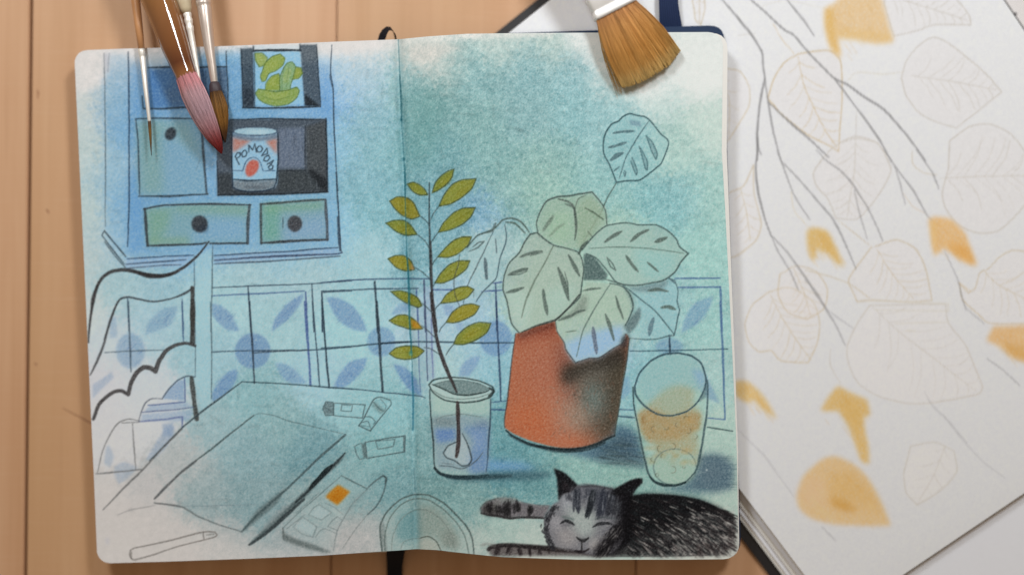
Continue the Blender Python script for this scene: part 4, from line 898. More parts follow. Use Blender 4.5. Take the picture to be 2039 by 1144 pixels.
    for i in range(200):
        t = r.random(); x = 900 + 700 * t; y = 560 + 420 * r.random(); S('W', [(x, y), (x + (x - 1260) * .06, y + 22 + r.normal(0, 6))], 1.6, (92, 90, 94) if i % 2 else (178, 178, 176), .22, jit=.2, taper=.8)
    S('W', "1192,848 1228,884 1282,892 1324,858", 4.4, (46, 46, 48), .88); S('W', "1250,892 1248,940 1250,1005", 3, (56, 54, 56), .85); S('W', "1170,1002 1245,1014 1300,1004 1326,982", 4, (36, 30, 32), .8); S('W', "1215,870 1255,880 1300,870", 5, (60, 60, 62), .5)
    for i in range(110):    # dark fur down the left cheek
        t = r.random(); x = np.interp(t, [0, .3, .55, .8, 1], [950, 868, 842, 880, 925]) + r.normal(0, 18); y = 460 + 490 * t
        S('W', [(x, y), (x - 14 + r.normal(0, 8), y + 26), (x - 6 + 30 * (t > .6), y + 58)], 2.4, (52, 52, 57) if i % 4 else (104, 104, 110), .6, jit=.2, taper=.8)
    for i in range(190):    # ruff at the right cheek
        t = r.random(); y = 700 + 345 * t; x = np.interp(y, [700, 1040], [1640, 1440]) + 40 + r.normal(0, 34)
        S('W', [(x, y), (x - 22, y + 26), (x - 34 + r.normal(0, 8), y + 56)], 2.2, (34, 32, 35) if i % 5 else (120, 116, 116), .6, jit=.2, taper=.85)
    for i in range(60):
        x = 1580 + 130 * r.random(); y = 380 + 300 * r.random(); S('W', [(x, y), (x - 10, y + 40)], 2, (60, 62, 68) if i % 2 else (150, 156, 160), .4, jit=.2, taper=.8)
    for i in range(60):
        x = 1340 + 280 * r.random(); y = 720 + 180 * r.random(); S('W', [(x, y), (x + 24, y - 22)], 1.8, (176, 176, 172), .4, jit=.2, taper=.8)
    for i in range(40):
        t = r.random(); S('X', [(180 + 330 * t - 30, 318 - 150 * t + 70 * r.random()), (240 + 280 * t, 330 - 160 * t + 60 * r.random())], 2.2, (30, 29, 32), .6, jit=.2)

def gutter(cv):
    g = "793,78 795,140 799,240 804,320 806,390 809,497 813,552 816,659 819,678 822,757 822,856"
    cv.stroke('P', g, 2.0, (62, 128, 140), .62, taper=.2, jit=.3); cv.stroke('P', "796,150 799,200 800,242", 3.4, (48, 112, 122), .6); cv.stroke('P', "806,330 807,392", 3.2, (40, 118, 130), .6); cv.stroke('P', "809,500 812,545 816,640 819,700", 4, (40, 124, 138), .6); cv.stroke('P', "820,740 823,800 822,855", 3.2, (44, 128, 158), .6)
    cv.stroke('P', "824,930 827,985 828,1010", 2, (92, 128, 134), .5); cv.ell('P', 818, 703, 4, 5, (60, 140, 140), .6, 1)
    cv.fill('P', "800,175 850,172 880,220 850,330 815,330 803,250", (104, 156, 152), .3, 14, .3)
    for y in (238, 317): cv.ell('P', np.interp(y, [238, 317], [799, 804]), y, 2.6, 3.4, (36, 100, 112), .8, .8)

def paint_spread():
    cv = Canvas(130, 55, 1362, 1080, 3)
    cv.press = (1.16, 1.14, .84)
    wash(cv)
    sv = noise(cv.h, cv.w, 1.6, 6, 53, 1., .18)
    rs = np.random.default_rng(101)      # loose crayon strokes over the wash
    for i in range(1500):
        x = 160 + 1290 * rs.random() ** .8; y = 110 + 960 * rs.random(); L = 10 + 34 * rs.random(); an = rs.normal(.05, .25) + (0 if rs.random() < .8 else 1.4)
        ix, iy = int(min(cv.w - 1, max(0, x - cv.x0))), int(min(cv.h - 1, y - cv.y0)); b = cv.c[iy, ix]
        if b.mean() > 198 - .03 * y: continue
        k = .82 if rs.random() < .62 else 1.10
        cv.stroke('P', [(x, y), (x + L * .5 * math.cos(an), y + L * .5 * math.sin(an) + rs.normal(0, 1)), (x + L * math.cos(an), y + L * math.sin(an))], 2.2 + 4 * rs.random(), tuple(float(v) * k for v in b), .10 + .14 * rs.random(), soft=1.6, taper=.8, g=.9)
    for f in (tiles, cupboard, chair, table_things, potplant, sprig, tumbler, cat):
        f(cv, sv)
    gutter(cv)
    cv.fill('P', "1030,1106 1120,1108.5 1300,1108.5 1470,1105 1475,1130 1020,1130", (194, 196, 188), .7, 3, .1)
    lum = (cv.c * np.array([.3, .59, .11], np.float32)).sum(-1, keepdims=True)
    cv.c += (lum - cv.c) * .10
    # paper tooth: pigment catches on the grain, so it varies with how much of it there is
    tg = .75 * noise(cv.h, cv.w, 2.0, 6, 91) + .65 * noise(cv.h, cv.w, 4.5, 14, 93) + .35 * noise(cv.h, cv.w, 3, 20, 95, .4, 1.)
    ex = np.clip(1 + .135 * tg, .55, 1.6).astype(np.float32)
    wp = w_spread(cv.X, cv.Y).astype(np.float32)
    cv.c[:] = wp * np.clip(cv.c / wp, .02, 1.1) ** (1.18 * ex[..., None])      # layers of pigment deepen the tone
    tooth = noise(cv.h, cv.w, 1.3, 3.2, 61)
    cv.c *= 1 + (.012 * tooth)[..., None]
    return cv
def inside_poly(q, e):
    c = False
    for (ax, ay), (bx, by) in zip(q, np.roll(q, -1, 0)):
        if (ay > e[1]) != (by > e[1]) and e[0] < (bx - ax) * (e[1] - ay) / (by - ay) + ax: c = not c
    return c

def leaf_veins(cv, fr, mid, wid, n, col, a, out):
    """pinnate veins on both sides of a midrib"""
    m = smooth(pts(fr, mid), 4); L = len(m)
    k = FR[fr][2]
    for i in range(n):
        t = .08 + .84 * i / (n - 1); p = m[int(t * (L - 1))]; d = m[min(L - 1, int(t * (L - 1)) + 2)] - m[max(0, int(t * (L - 1)) - 2)]
        d = d / max(1e-6, np.hypot(*d)); nn = np.array([-d[1], d[0]])
        w = wid * k * math.sin(math.pi * (.12 + .8 * t)) ** .7
        for sg in (-1, 1):
            w_ = w * (.75 + .35 * RNG.random()); k2 = .5 + .5 * RNG.random(); e = p + nn * sg * w_ + d * w_ * k2
            while w_ > 4 and not inside_poly(out, e): w_ *= .88; e = p + nn * sg * w_ + d * w_ * k2
            cv.stroke('P', [p, (p + e) / 2 + d * w * .1, e], 1.6 + RNG.random(), col, a * (.6 + .5 * RNG.random()), g=.3)

def paint_pad():
    cv = Canvas(960, -30, 1120, 1200, 71)
    W = np.stack([np.interp(cv.Y, [0, 1144], v) for v in ((222, 194), (221, 194), (221, 195))], -1)
    cv.c[:] = W
    F, S = cv.fill, cv.stroke
    ln = (190, 174, 146); ln2 = (188, 180, 168)
    A = .55
    leaves = [('M', "430,385 330,450 260,560 225,660 217,700 300,800 380,870 500,960 640,1030 715,1075 725,900 742,700 740,520 725,420 640,358 430,385", "430,400 470,600 540,760 620,920 705,1050", 170, 8, (190, 164, 120)),
              ('M', "1165,560 1200,440 1300,320 1400,270 1500,310 1620,400 1780,540 1882,660 1720,780 1560,912 1400,862 1290,800 1200,680 1165,560", "1240,540 1500,580 1840,640", 220, 8, ln2),
              ('M', "1500,1200 1510,1000 1650,900 1800,885 1950,960 2060,1120 2100,1350 2020,1490 1860,1640 1700,1655 1560,1590 1480,1480 1455,1370 1500,1200", "1440,1270 1700,1258 2080,1250", 330, 9, ln2),
              ('N', "600,60 540,160 560,250 640,340 700,480 850,482 960,372 1050,240 1092,120 1000,-50 840,-100 700,-40 600,60", "840,-90 828,150 780,470", 200, 9, ln2),
              ('N', "950,690 830,850 792,930 850,1070 960,1062 1200,1072 1382,1062 1342,850 1272,700 1130,632 980,680", "990,700 1100,880 1250,1050", 190, 7, ln),
              ('O', "940,170 850,300 780,460 790,580 860,720 1000,812 1200,862 1380,862 1700,802 1742,750 1700,640 1620,450 1500,290 1480,160 940,170", "960,180 1200,400 1700,780", 330, 9, ln2),
              ('O', "210,80 100,170 50,300 80,430 150,500 240,492 310,562 500,577 560,452 582,300 540,150 420,60 330,42 210,80", "230,90 330,280 520,560", 210, 8, ln),
              ('M', "1040,20 1110,262 1280,222 1400,182 1662,182 1642,100 1500,-60 1300,-150 1100,-120 1040,20", "1050,-40 1300,40 1640,150", 170, 9, ln2),
              ('L', "1100,500 1140,490 1230,512 1292,620 1292,750 1222,880 1150,992 1100,1040", "1060,540 1150,700 1150,980", 90, 5, (196, 180, 152)),
              ('N', "2060,720 1950,710 1860,760 1780,840 1720,870 1690,980 1640,1010 1580,940 1600,1060 1720,1170 1800,1230 2060,1230", "1750,850 1850,950 2060,1060", 200, 6, ln),
              ('N', "-60,300 40,250 112,100 120,300 170,520 130,640 0,745 -60,760", "20,270 60,420 90,640", 90, 5, ln),
              ('Q', "1180,420 1230,230 1400,200 1540,260 1560,400 1470,520 1280,650 1200,560 1180,420", "1480,220 1400,420 1280,630", 120, 5, (184, 178, 166)),
              ('N', "300,880 420,820 560,860 640,980 620,1120 500,1200 360,1150 290,1020 300,880", "400,840 470,1000 520,1180", 130, 6, (192, 176, 150)),
              ('L', "900,60 890,0 970,-40 980,60 950,180 910,140 900,60", "940,0 940,160", 40, 3, ln)]
    for fr, o, mid, wd, n, c in leaves:
        q = pts(fr, o)
        F('P', q, (216, 208, 203), .28, 5, .3)
        S(fr, o, 2.8, c, A + .15, taper=0, g=.3); S(fr, mid, 2.4, c, A, g=.3); leaf_veins(cv, fr, mid, wd, n, c, A * .8, q)
    for p in ("850,150 1000,140 1500,160 1502,212 980,202", "1120,300 1500,290", "1190,350 1270,352"):
        S('O', p, 3.4, (202, 196, 182), .6)
    S('M', "780,580 850,518 1040,530 1170,515", 2.4, (204, 196, 178), .7); S('M', "250,170 310,270 400,385", 2.4, (210, 190, 160), .7); S('M', "170,45 340,0 480,30 620,60", 2, (206, 200, 186), .6); S('M', "845,790 840,980", 2, ln2, .6); S('M', "730,1020 850,985 1000,1020", 2, ln2, .6); S('M', "0,255 120,240", 2, ln2, .5)
    S('N', "380,290 400,420 500,540", 2.4, (208, 196, 172), .7); S('N', "720,500 850,600 960,690", 2.4, ln, .6); S('N', "480,850 640,890 800,950 940,1050", 2.6, ln, .6); S('N', "1180,300 1250,400 1340,450", 2.6, (206, 190, 170), .6); S('N', "1240,0 1250,100 1330,160 1420,172", 2.2, ln, .6); S('N', "1570,935 1660,1000", 3, (204, 186, 160), .7); S('O', "660,480 660,600 730,720", 2.6, ln2, .6)
    # branches
    G = (126, 124, 124)
    for fr, p, w, a in (('L', "1090,-12 1250,170 1382,362 1396,480 1406,560", 4, .85), ('L', "1406,556 1372,720 1350,950 1354,1050", 4, .85), ('L', "1352,960 1358,1050 1380,1102", 3.4, .7), ('M', "142,980 138,1144", 4, .85), ('N', "138,0 131,150 150,320 190,480 240,612", 3.8, .85), ('N', "240,605 290,720 370,850 432,992", 2.8, .6), ('N', "240,605 350,720 480,900 560,1030 645,1144", 3.4, .6),
                        ('O', "480,-12 560,80 622,190 700,320 765,455", 3.6, .5), ('O', "640,205 730,270 822,332", 2.6, .35), ('L', "1406,560 1430,730 1470,950 1520,1144", 3.4, .75), ('N', "280,0 312,82 400,310 512,492", 3, .6), ('N', "310,76 450,222 580,370 682,492 760,650 842,842", 3.6, .65), ('L', "1430,728 1560,850 1700,970 1860,1120", 3.8, .8),
                        ('N', "560,-5 622,62 730,140 822,240 850,290 920,400 1000,560 1032,642", 3.2, .65), ('N', "830,280 862,430 922,632", 2.8, .5), ('M', "85,-8 200,92 330,212 400,250 520,390 682,552 780,600 900,690 1040,782 1180,932 1340,1144", 4, .8), ('M', "688,562 850,772 1000,982 1095,1150", 3.6, .75), ('N', "1050,0 1112,102 1250,282 1332,432 1385,505", 3.2, .65), ('N', "1118,110 1160,250 1192,382", 3, .5),
                        ('N', "1270,-5 1382,150 1432,272", 3.2, .6), ('M', "345,-8 440,112 545,254", 3.8, .7), ('N', "1468,705 1560,900 1600,1050 1625,1140", 2.6, .4), ('O', "1570,0 1620,180 1760,305", 2.6, .4), ('O', "1775,548 1900,640 2010,742", 3, .4), ('O', "1330,780 1380,872 1500,992 1630,1144", 3.4, .22), ('Q', "1460,0 1600,182 1750,342 1900,452", 3, .2), ('Q', "-20,90 200,312 400,582", 3.2, .22), ('Q', "600,800 700,902", 3, .35)):
        S(fr, p, w * 1.15, G, a * .95, g=.2)
    # ochre leaves
    OC = []
    Y1 = (214, 178, 116); Y2 = (206, 164, 88)
    for fr, p, c in (('M', "620,60 700,15 760,-60 1010,-60 1060,120 1108,300 980,312 850,282 712,270 735,415 660,340 625,200", (218, 186, 140)), ('N', "490,570 540,545 640,580 690,680 762,832 690,790 640,730 590,720 560,690 552,782 520,762 492,650", (206, 172, 108)), ('N', "1360,490 1400,470 1520,490 1620,590 1650,680 1702,822 1600,780 1470,690 1400,752 1380,650", (216, 174, 118)),
                     ('O', "1770,420 1820,322 2060,312 2060,580 1950,530 1880,470", (210, 170, 118)), ('O', "-20,705 60,710 130,760 200,840 282,982 180,912 110,840 60,862 -20,810", (204, 172, 112)), ('O', "590,920 640,830 712,742 800,790 920,840 946,950 890,962 905,1060 930,1180 935,1300 880,1276 830,1140 780,1010 720,922 680,922", (202, 168, 106)),
                     ('Q', "420,580 470,440 600,322 700,300 830,360 930,460 1030,650 1092,792 900,792 700,782 530,742 440,670", (204, 172, 124))):
        F(fr, p, c, .9, 4.2, .3); OC.append((fr, p))
    F('M', "620,70 680,60 700,270 735,410 665,340 625,200", (212, 168, 88), .6, 5, .3); F('M', "690,200 1090,240 1105,300 900,290 720,268", (216, 180, 116), .5, 6, .3); F('N', "560,560 640,590 740,800 640,700", Y2, .5, 5); F('N', "1480,640 1640,680 1698,815 1560,750", (212, 156, 82), .7, 6); F('N', "1370,490 1420,520 1410,740 1385,650", Y1, .6, 4)
    F('O', "1860,450 2060,460 2060,575 1950,530", (198, 152, 84), .6, 6); F('O', "720,790 900,900 860,1100 760,950", (198, 160, 90), .5, 8); F('Q', "650,430 800,400 960,560 1040,740 860,640 640,600", (198, 158, 92), .5, 10, .3); F('Q', "650,590 760,610 870,690 760,690 660,640", (190, 142, 68), .75, 6); F('Q', "430,540 520,430 620,480 640,640 470,650", (206, 174, 138), .6, 8)
    for i in range(260):    # crayon strokes inside the ochre leaves
        fr, q = OC[i % len(OC)]; q = pts(fr, q); m = q.mean(0); s0 = q[RNG.integers(len(q))] * .6 + m * .4 + RNG.normal(0, 8, 2)
        S('P', [s0, s0 + np.array([10, 14]) * (.5 + RNG.random())], 3, (196, 148, 78) if i % 2 else (224, 196, 148), .16, soft=1.5)
    cv.c *= 1 + (.006 * cv.g1 + .004 * cv.g3)[..., None]
    return cv
# ---------------------------------------------------------------- setting: the table
def linc(r, g, b): return tuple(float(x) for x in srgb2lin(np.array([r, g, b], float)))

table = thing("table", "pale pine table top of wide planks under both sketchbooks", "table", (0, 0, -.03))
PW = 607 * K_PX * Z_CAM / D_FOC
plank_me = None
TILT = math.atan2(12, 1144)
for i in range(-1, 4):
    px = 58 + 607 * i + 303.5
    c = P(px, 572, 0)
    if plank_me is None:
        hw, hl, th = PW / 2 - .0002, .42, .022
        v = [(sx * hw, sy * hl, z) for z in (-th, 0) for sy in (-1, 1) for sx in (-1, 1)]
        pl = mesh_obj("plank", v, [[0, 2, 3, 1], [4, 5, 7, 6], [0, 1, 5, 4], [1, 3, 7, 5], [3, 2, 6, 7], [2, 0, 4, 6]], PINE)
        bm = bmesh.new(); bm.from_mesh(pl.data)
        bmesh.ops.bevel(bm, geom=[e for e in bm.edges if min(q.co.z for q in e.verts) > -.001], offset=.0004, segments=2, affect='EDGES')
        bm.to_mesh(pl.data); bm.free(); plank_me = pl.data
    else:
        pl = bpy.data.objects.new("plank", plank_me); COL.objects.link(pl)
    pl.location = (c.x - (.0009 if i < 0 else 0), c.y, 0); pl.rotation_euler = (0, 0, -TILT)
    attach(pl, table)
    if i == 0: main_plank = pl
fr = mesh_obj("underframe", [(x, y, z) for z in (-.03, -.0225) for y in (-.41, .41) for x in (-.36, .46)], [[0, 2, 3, 1], [4, 5, 7, 6], [0, 1, 5, 4], [1, 3, 7, 5], [3, 2, 6, 7], [2, 0, 4, 6]], GAP, table)
recalc(fr)
SCAR = m_plain("dark_wood_scar", (.40, .21, .115), .8, .3, 900)
for pth, wd in (("124,811 140,820 158,829 182,842", (1, 2.6, 3.2, 4)), ("74,178 76,186 75,196", (2, 5, 2)), ("92,416 95,420 97,425", (2, 5, 2)), ("68,722 71,724 74,727", (2, 5, 2))):
    q = [tuple(float(t) for t in s.split(',')) for s in pth.split()]
    v, f = [], []
    for k, (x, y) in enumerate(q):
        a = q[min(len(q) - 1, k + 1)]; b = q[max(0, k - 1)]; dx, dy = a[0] - b[0], a[1] - b[1]; L = math.hypot(dx, dy)
        for sg in (-1, 1): v.append(P(x - sg * dy / L * wd[k] / 2, y + sg * dx / L * wd[k] / 2, .00006))
        if k: f.append([2 * k - 2, 2 * k - 1, 2 * k + 1, 2 * k])
    o = mesh_obj("crack", v, f, SCAR); recalc(o); o.parent = main_plank
    o.matrix_parent_inverse = (Matrix.Translation(main_plank.location) @ Matrix.Rotation(-TILT, 4, 'Z')).inverted()

# ---------------------------------------------------------------- open sketchbook: geometry of the spread
def interp(pairs):
    a = np.array(pairs, float)
    return lambda t: np.interp(t, a[:, 0], a[:, 1])
g_x = interp([(70, 793), (140, 795), (240, 799), (320, 804), (390, 806), (497, 809), (552, 813), (659, 816), (757, 821), (852, 823), (932, 825), (1098, 829)])
l_x = interp([(90, 147), (300, 157), (600, 171), (800, 180), (950, 187), (1120, 194)])
r_x = interp([(60, 1440), (300, 1437), (420, 1444), (700, 1458), (900, 1467), (1115, 1471)])
t_y = interp([(147, 101), (250, 97), (420, 93), (600, 86), (700, 82), (794, 78.5), (850, 73), (930, 67.5), (1050, 66), (1440, 64)])
b_y = interp([(190, 1121), (330, 1117), (500, 1111), (640, 1105), (740, 1098), (790, 1095), (829, 1092), (870, 1094), (940, 1102), (1000, 1108), (1150, 1113), (1350, 1113), (1470, 1112)])

def zbase(x, y):
    d = x - g_x(y)
    return np.where(d < 0, .0178 - .0084 * np.clip(-d / 645., 0, 1.1), Z_PAGE)
def zpage(x, y):
    d = x - g_x(y)
    return zbase(x, y) - .0016 * np.exp(-(d / 8.) ** 2) - .0011 * np.exp(-(d / 26.) ** 2) + .0007 * np.exp(-((np.abs(d) - 75) / 60.) ** 2)

def page_grid(name, left, cv, wfun, mat, parent):
    nv = 690; nu = 430
    v = np.linspace(0, 1, nv)[:, None]; u = np.linspace(0, 1, nu)[None, :]
    rad = 26.0 if left else 30.0
    # rounded outer corners
    def inset(dist): return np.where(dist < rad, rad - np.sqrt(np.maximum(0, rad ** 2 - (rad - np.minimum(dist, rad)) ** 2)), 0)
    if left:
        yL = 101 + v * (1121 - 101); xo = l_x(yL) + inset((yL - 101)) + inset(1121 - yL)
        yG = 78.5 + v * (1092 - 78.5); xg = g_x(yG)
        x = xo + (xg - xo) * u
    else:
        yR = 64 + v * (1112 - 64); xo = r_x(yR) - inset(yR - 64) - inset(1112 - yR)
        yG = 78.5 + v * (1092 - 78.5); xg = g_x(yG)
        x = xg + (xo - xg) * u
    yt = t_y(x); yb = b_y(x)
    y = yt + (yb - yt) * v
    # a paper edge is never perfectly straight
    z = zpage(x, y)
    k = K_PX * (Z_CAM - z) / D_FOC
    co = np.stack([(x - 1019.5) * k, (572. - y) * k, z], -1).reshape(-1, 3)
    idx = np.arange(nv * nu).reshape(nv, nu)
    q = np.stack([idx[1:, :-1], idx[1:, 1:], idx[:-1, 1:], idx[:-1, :-1]], -1).reshape(-1, 4)
    return grid_obj(name, co, q, cv.sample(x.ravel(), y.ravel()), wfun(x.ravel(), y.ravel()), mat, parent)

def grid_obj(name, co, q, c, wht, mat, parent, tint=(1, 1, 1)):
    me = bpy.data.meshes.new(name)
    me.vertices.add(len(co)); me.vertices.foreach_set("co", co.astype(np.float32).ravel())
    me.loops.add(q.size); me.loops.foreach_set("vertex_index", q.astype(np.int32).ravel())
    me.polygons.add(len(q)); me.polygons.foreach_set("loop_start", np.arange(0, q.size, 4, dtype=np.int32))
    me.polygons.foreach_set("use_smooth", np.ones(len(q), bool))
    me.update(calc_edges=True)
    me.materials.append(mat)
    o = bpy.data.objects.new(name, me); COL.objects.link(o)
    # pigment relative to the bare paper of the same place -> reflectance
    paint_attr(o, np.clip(.80 * np.array(tint) * srgb2lin(c) / srgb2lin(wht), .004, .86))
    attach(o, parent)
    return o

def w_pad(x, y): return np.stack([np.interp(y, [0, 1144], t) for t in ((222, 194), (221, 194), (221, 195))], -1)

book = thing("sketchbook", "open navy sketchbook with a painted kitchen table, pot plant and sleeping cat", "sketchbook", P(812, 572, .008))
CV = paint_spread()
p1 = page_grid("page", True, CV, w_spread, PAGE, book); p1["label"] = "page with drawn wall cupboard, chair and table"
p2 = page_grid("page", False, CV, w_spread, PAGE, book); p2["label"] = "page with drawn pot plant, tumbler and cat"

def round_poly(c, r, n=6):
    out = []
    m = len(c)
    for i in range(m):
        p = np.array(c[i], float); a = np.array(c[i - 1], float) - p; b = np.array(c[(i + 1) % m], float) - p
        rr = r[i] if hasattr(r, '__len__') else r
        if rr <= 0: out.append(tuple(p)); continue
        a /= np.hypot(*a); b /= np.hypot(*b)
        for t in np.linspace(0, 1, n):
            out.append(tuple(p + a * rr * (1 - t) ** 2 + b * rr * t ** 2))
    return out

zl = lambda x, y: float(zbase(x, y)) - .0003
zcl = lambda x, y: float(zbase(x, y)) - .0080
slab("page_block", round_poly([(149, 102), (420, 95), (640, 86), (735, 83), (770, 1098), (640, 1103), (330, 1115), (196, 1119)], [24, 0, 0, 0, 0, 0, 0, 24]), zl, lambda x, y: float(zbase(x, y)) - .0079, STACK, book)
slab("page_block", round_poly([(858, 74), (930, 68.5), (1050, 67), (1449, 66), (1447, 300), (1452, 420), (1462, 700), (1468.5, 900), (1472.5, 1111), (1150, 1111), (1000, 1106), (892, 1098)], [0, 0, 0, 34, 0, 0, 0, 0, 32, 0, 0, 0]), Z_PAGE - .0003, .0101, STACK, book)
for k, (dx, dz) in enumerate(((5, -.00012), (9, -.0002))):     # loose leaves showing at the fore-edge
    slab("leaf", round_poly([(1000, 70), (1440 + dx, 66), (1438 + dx, 300), (1444 + dx * .8, 420), (1458 + dx * .5, 700), (1467 + dx * .3, 900), (1470 + dx * .2, 1110), (1100, 1110)], [0, 34, 0, 0, 0, 0, 32, 0]), Z_PAGE + dz, Z_PAGE + dz - .00006, LEAFP, book)
slab("cover", round_poly([(155, 108), (800, 86), (822, 1088), (206, 1112)], [26, 0, 0, 26]), zcl, lambda x, y: max(.0002, float(zbase(x, y)) - .0094), NAVY, book, .0003)
slab("cover", round_poly([(815, 80), (1000, 66.5), (1190, 60), (1330, 53), (1442, 50), (1448, 300), (1455, 500), (1464, 800), (1471, 950), (1476, 1108), (850, 1086)], [0, 0, 0, 0, 30, 0, 0, 0, 0, 36, 0]), .0100, .0085, NAVY, book, .0003)
slab("spine", [(799, 86), (816, 82), (852, 1084), (821, 1086)], .0098, .0084, NAVY, book)

def strip(name, path, mat, parent, thick=.0004):
    """ribbon: path = (px, py, z, width vector in px)"""
    v, f = [], []
    for x, y, z, (wx, wy), wz in path:
        for sz in (0, 1):
            for sg in (-1, 1): v.append(P(x + sg * wx / 2, y + sg * wy / 2, z + sg * wz) + Vector((0, 0, thick * sz)))
    for k in range(len(path) - 1):
        a = 4 * k; b = a + 4
        f += [[a, a + 1, b + 1, b], [a + 2, b + 2, b + 3, a + 3], [a, b, b + 2, a + 2], [a + 1, a + 3, b + 3, b + 1]]
    e = 4 * (len(path) - 1)
    f += [[0, 2, 3, 1], [e, e + 1, e + 3, e + 2]]
    o = mesh_obj(name, v, f, mat, parent, True); recalc(o)
    o.data.set_sharp_from_angle(angle=math.radians(50))
    return o
RIB = m_weave("black_satin_ribbon", (.006, .006, .009), (.014, .014, .02))
ELA = m_weave("navy_elastic_weave", (.010, .018, .055), (.022, .040, .105), .06)
rb = [(790, 1070, .0088, (40, 0), 0), (788, 1092, .0078, (38, 0), 0), (787, 1108, .0052, (35, 0), 0), (786, 1124, .0024, (32, 0), 0), (786, 1140, .0009, (31, 0), 0), (785, 1180, .0004, (31, 0), 0), (784, 1290, .0003, (31, 0), 0)]
strip("bookmark_ribbon", rb, RIB, book)
lp = [(757, 96, .0085, (15, 0), 0), (759, 82, .0088, (15, -2), 0), (762, 72, .0094, (14, 4), .0002), (766, 64, .0100, (10, 8), .0008), (772, 57.5, .0105, (5, 8), .0014), (778, 57.5, .0105, (1, 7), .0018), (783.5, 63, .0098, (3, 3), .0018), (786.5, 70, .0092, (4, 0), .0018), (788.5, 80, .0086, (4, 0), .0018), (789, 96, .0082, (4, 0), .0018)]
strip("bookmark_ribbon", lp, RIB, book)
strip("elastic_band", [(1334, 90, .0078, (46, 3), 0), (1335, 62, .0080, (46, 3), 0), (1335, 50, .0092, (45, 2), 0), (1333, 30, .0104, (41, 1), 0), (1331, 8, .0110, (38, 0), 0), (1330, -30, .0108, (37, 0), 0), (1330, -150, .0090, (37, 0), 0), (1332, -300, .0087, (37, 0), 0)], ELA, book, .0007)

# ---------------------------------------------------------------- second sketchbook under it
C0, C1, C2, C3 = [np.array(t, float) for t in ((873, 178), (1668, 1231), (2465, 694), (1683, -468))]
eL = (C1 - C0) / np.hypot(*(C1 - C0)); eT = (C3 - C0) / np.hypot(*(C3 - C0))
pad = thing("sketchbook", "white sketchbook with pencilled branches and ochre leaves lying under the open one", "sketchbook", P(1500, 500, 0))
PV = paint_pad()
Z_PAD = .0080
nu, nv = 380, 500
uu, vv = np.meshgrid(np.linspace(0, 1, nu), np.linspace(0, 1, nv))
xy = (C0[None, None] * (1 - uu[..., None]) + C3 * uu[..., None]) * (1 - vv[..., None]) + (C1 * (1 - uu[..., None]) + C2 * uu[..., None]) * vv[..., None]
x, y = xy[..., 0], xy[..., 1]
z = Z_PAD - .0002 * np.clip((vv - .96) / .04, 0, 1) ** 2 + .0003 * np.sin(uu * 5 + 1) * np.sin(vv * 4)
k = K_PX * (Z_CAM - z) / D_FOC
co = np.stack([(x - 1019.5) * k, (572. - y) * k, z], -1).reshape(-1, 3)
idx = np.arange(nv * nu).reshape(nv, nu)
q = np.stack([idx[1:, :-1], idx[1:, 1:], idx[:-1, 1:], idx[:-1, :-1]], -1).reshape(-1, 4)
pg = grid_obj("page", co, q, PV.sample(x.ravel(), y.ravel()), w_pad(x.ravel(), y.ravel()), PAGE, pad, (1.01, 1.03, 1.085))
pg["label"] = "page with pencilled branches and ochre leaves"
nL = -eT
for i, (off, zt, zb) in enumerate(((3, .0060, .0052), (11, .0052, .0045), (19, .0045, .0036), (28, .0036, .0027), (35, .0027, .0016))):
    a = C0 + nL * off; b = C1 + nL * off
    slab("page_block", [tuple(a), tuple(b - eL * 4), tuple(C2 - eL * 4), tuple(C3)], zt, zb, PAPER if i % 2 else STACK, pad)
slab("page_block", [tuple(C0 + eL * 2), tuple(C1 - eL * 60), tuple(C2 - eL * 60), tuple(C3 + eL * 2)], Z_PAD - .0004, .0061, STACK, pad)
a = C0 + nL * 57 - eL * 17; b = C1 + nL * 57; c_ = C2 - nL * 4; d_ = C3 - nL * 4 - eL * 17
slab("cover", round_poly([tuple(a), tuple(b), tuple(c_), tuple(d_)], [14, 0, 0, 14]), .0015, .0001, BLACKC, pad, .0003)
e0 = C1 + nL * 30; e1 = C2; f0 = e0 + eL * 900; f1 = e1 + eL * 900
slab("facing_page_block", [tuple(e0), tuple(f0), tuple(f1), tuple(e1)], .0040, .0016, PAPER, pad)
slab("cover", [tuple(C1 + nL * 57), tuple(C1 + nL * 57 + eL * 920), tuple(C2 + eL * 920 - nL * 4), tuple(C2 - nL * 4)], .0015, .0001, BLACKC, pad)

# ---------------------------------------------------------------- speckled sheet at the far corner
def m_speck():
    m = M("speckled_white_sheet")
    v = m.coords('Object')
    vo = m.n('ShaderNodeTexVoronoi'); vo.inputs['Scale'].default_value = 260; m.l(v, vo.inputs['Vector'])
    n = m.noise(v, 160, 2)
    big = m.ramp(vo.outputs['Distance'], [(.20, 1.), (.27, 0.)])
    sel = m.ramp(n, [(.47, 0.), (.52, 1.)])
    f = m.n('ShaderNodeMath', operation='MULTIPLY'); m.l(big, f.inputs[0]); m.l(sel, f.inputs[1])
    return m.set(Base_Color=m.mix((.70, .67, .67), (.035, .03, .035), f.outputs[0]), Roughness=.7)
o = slab("speckled_sheet", [(1720, -420), (2420, -300), (2480, 330), (2130, 420)], .0012, .0003, m_speck())
o["label"] = "white sheet with black specks at the corner beyond the leaf drawing"; o["category"] = "sheet"

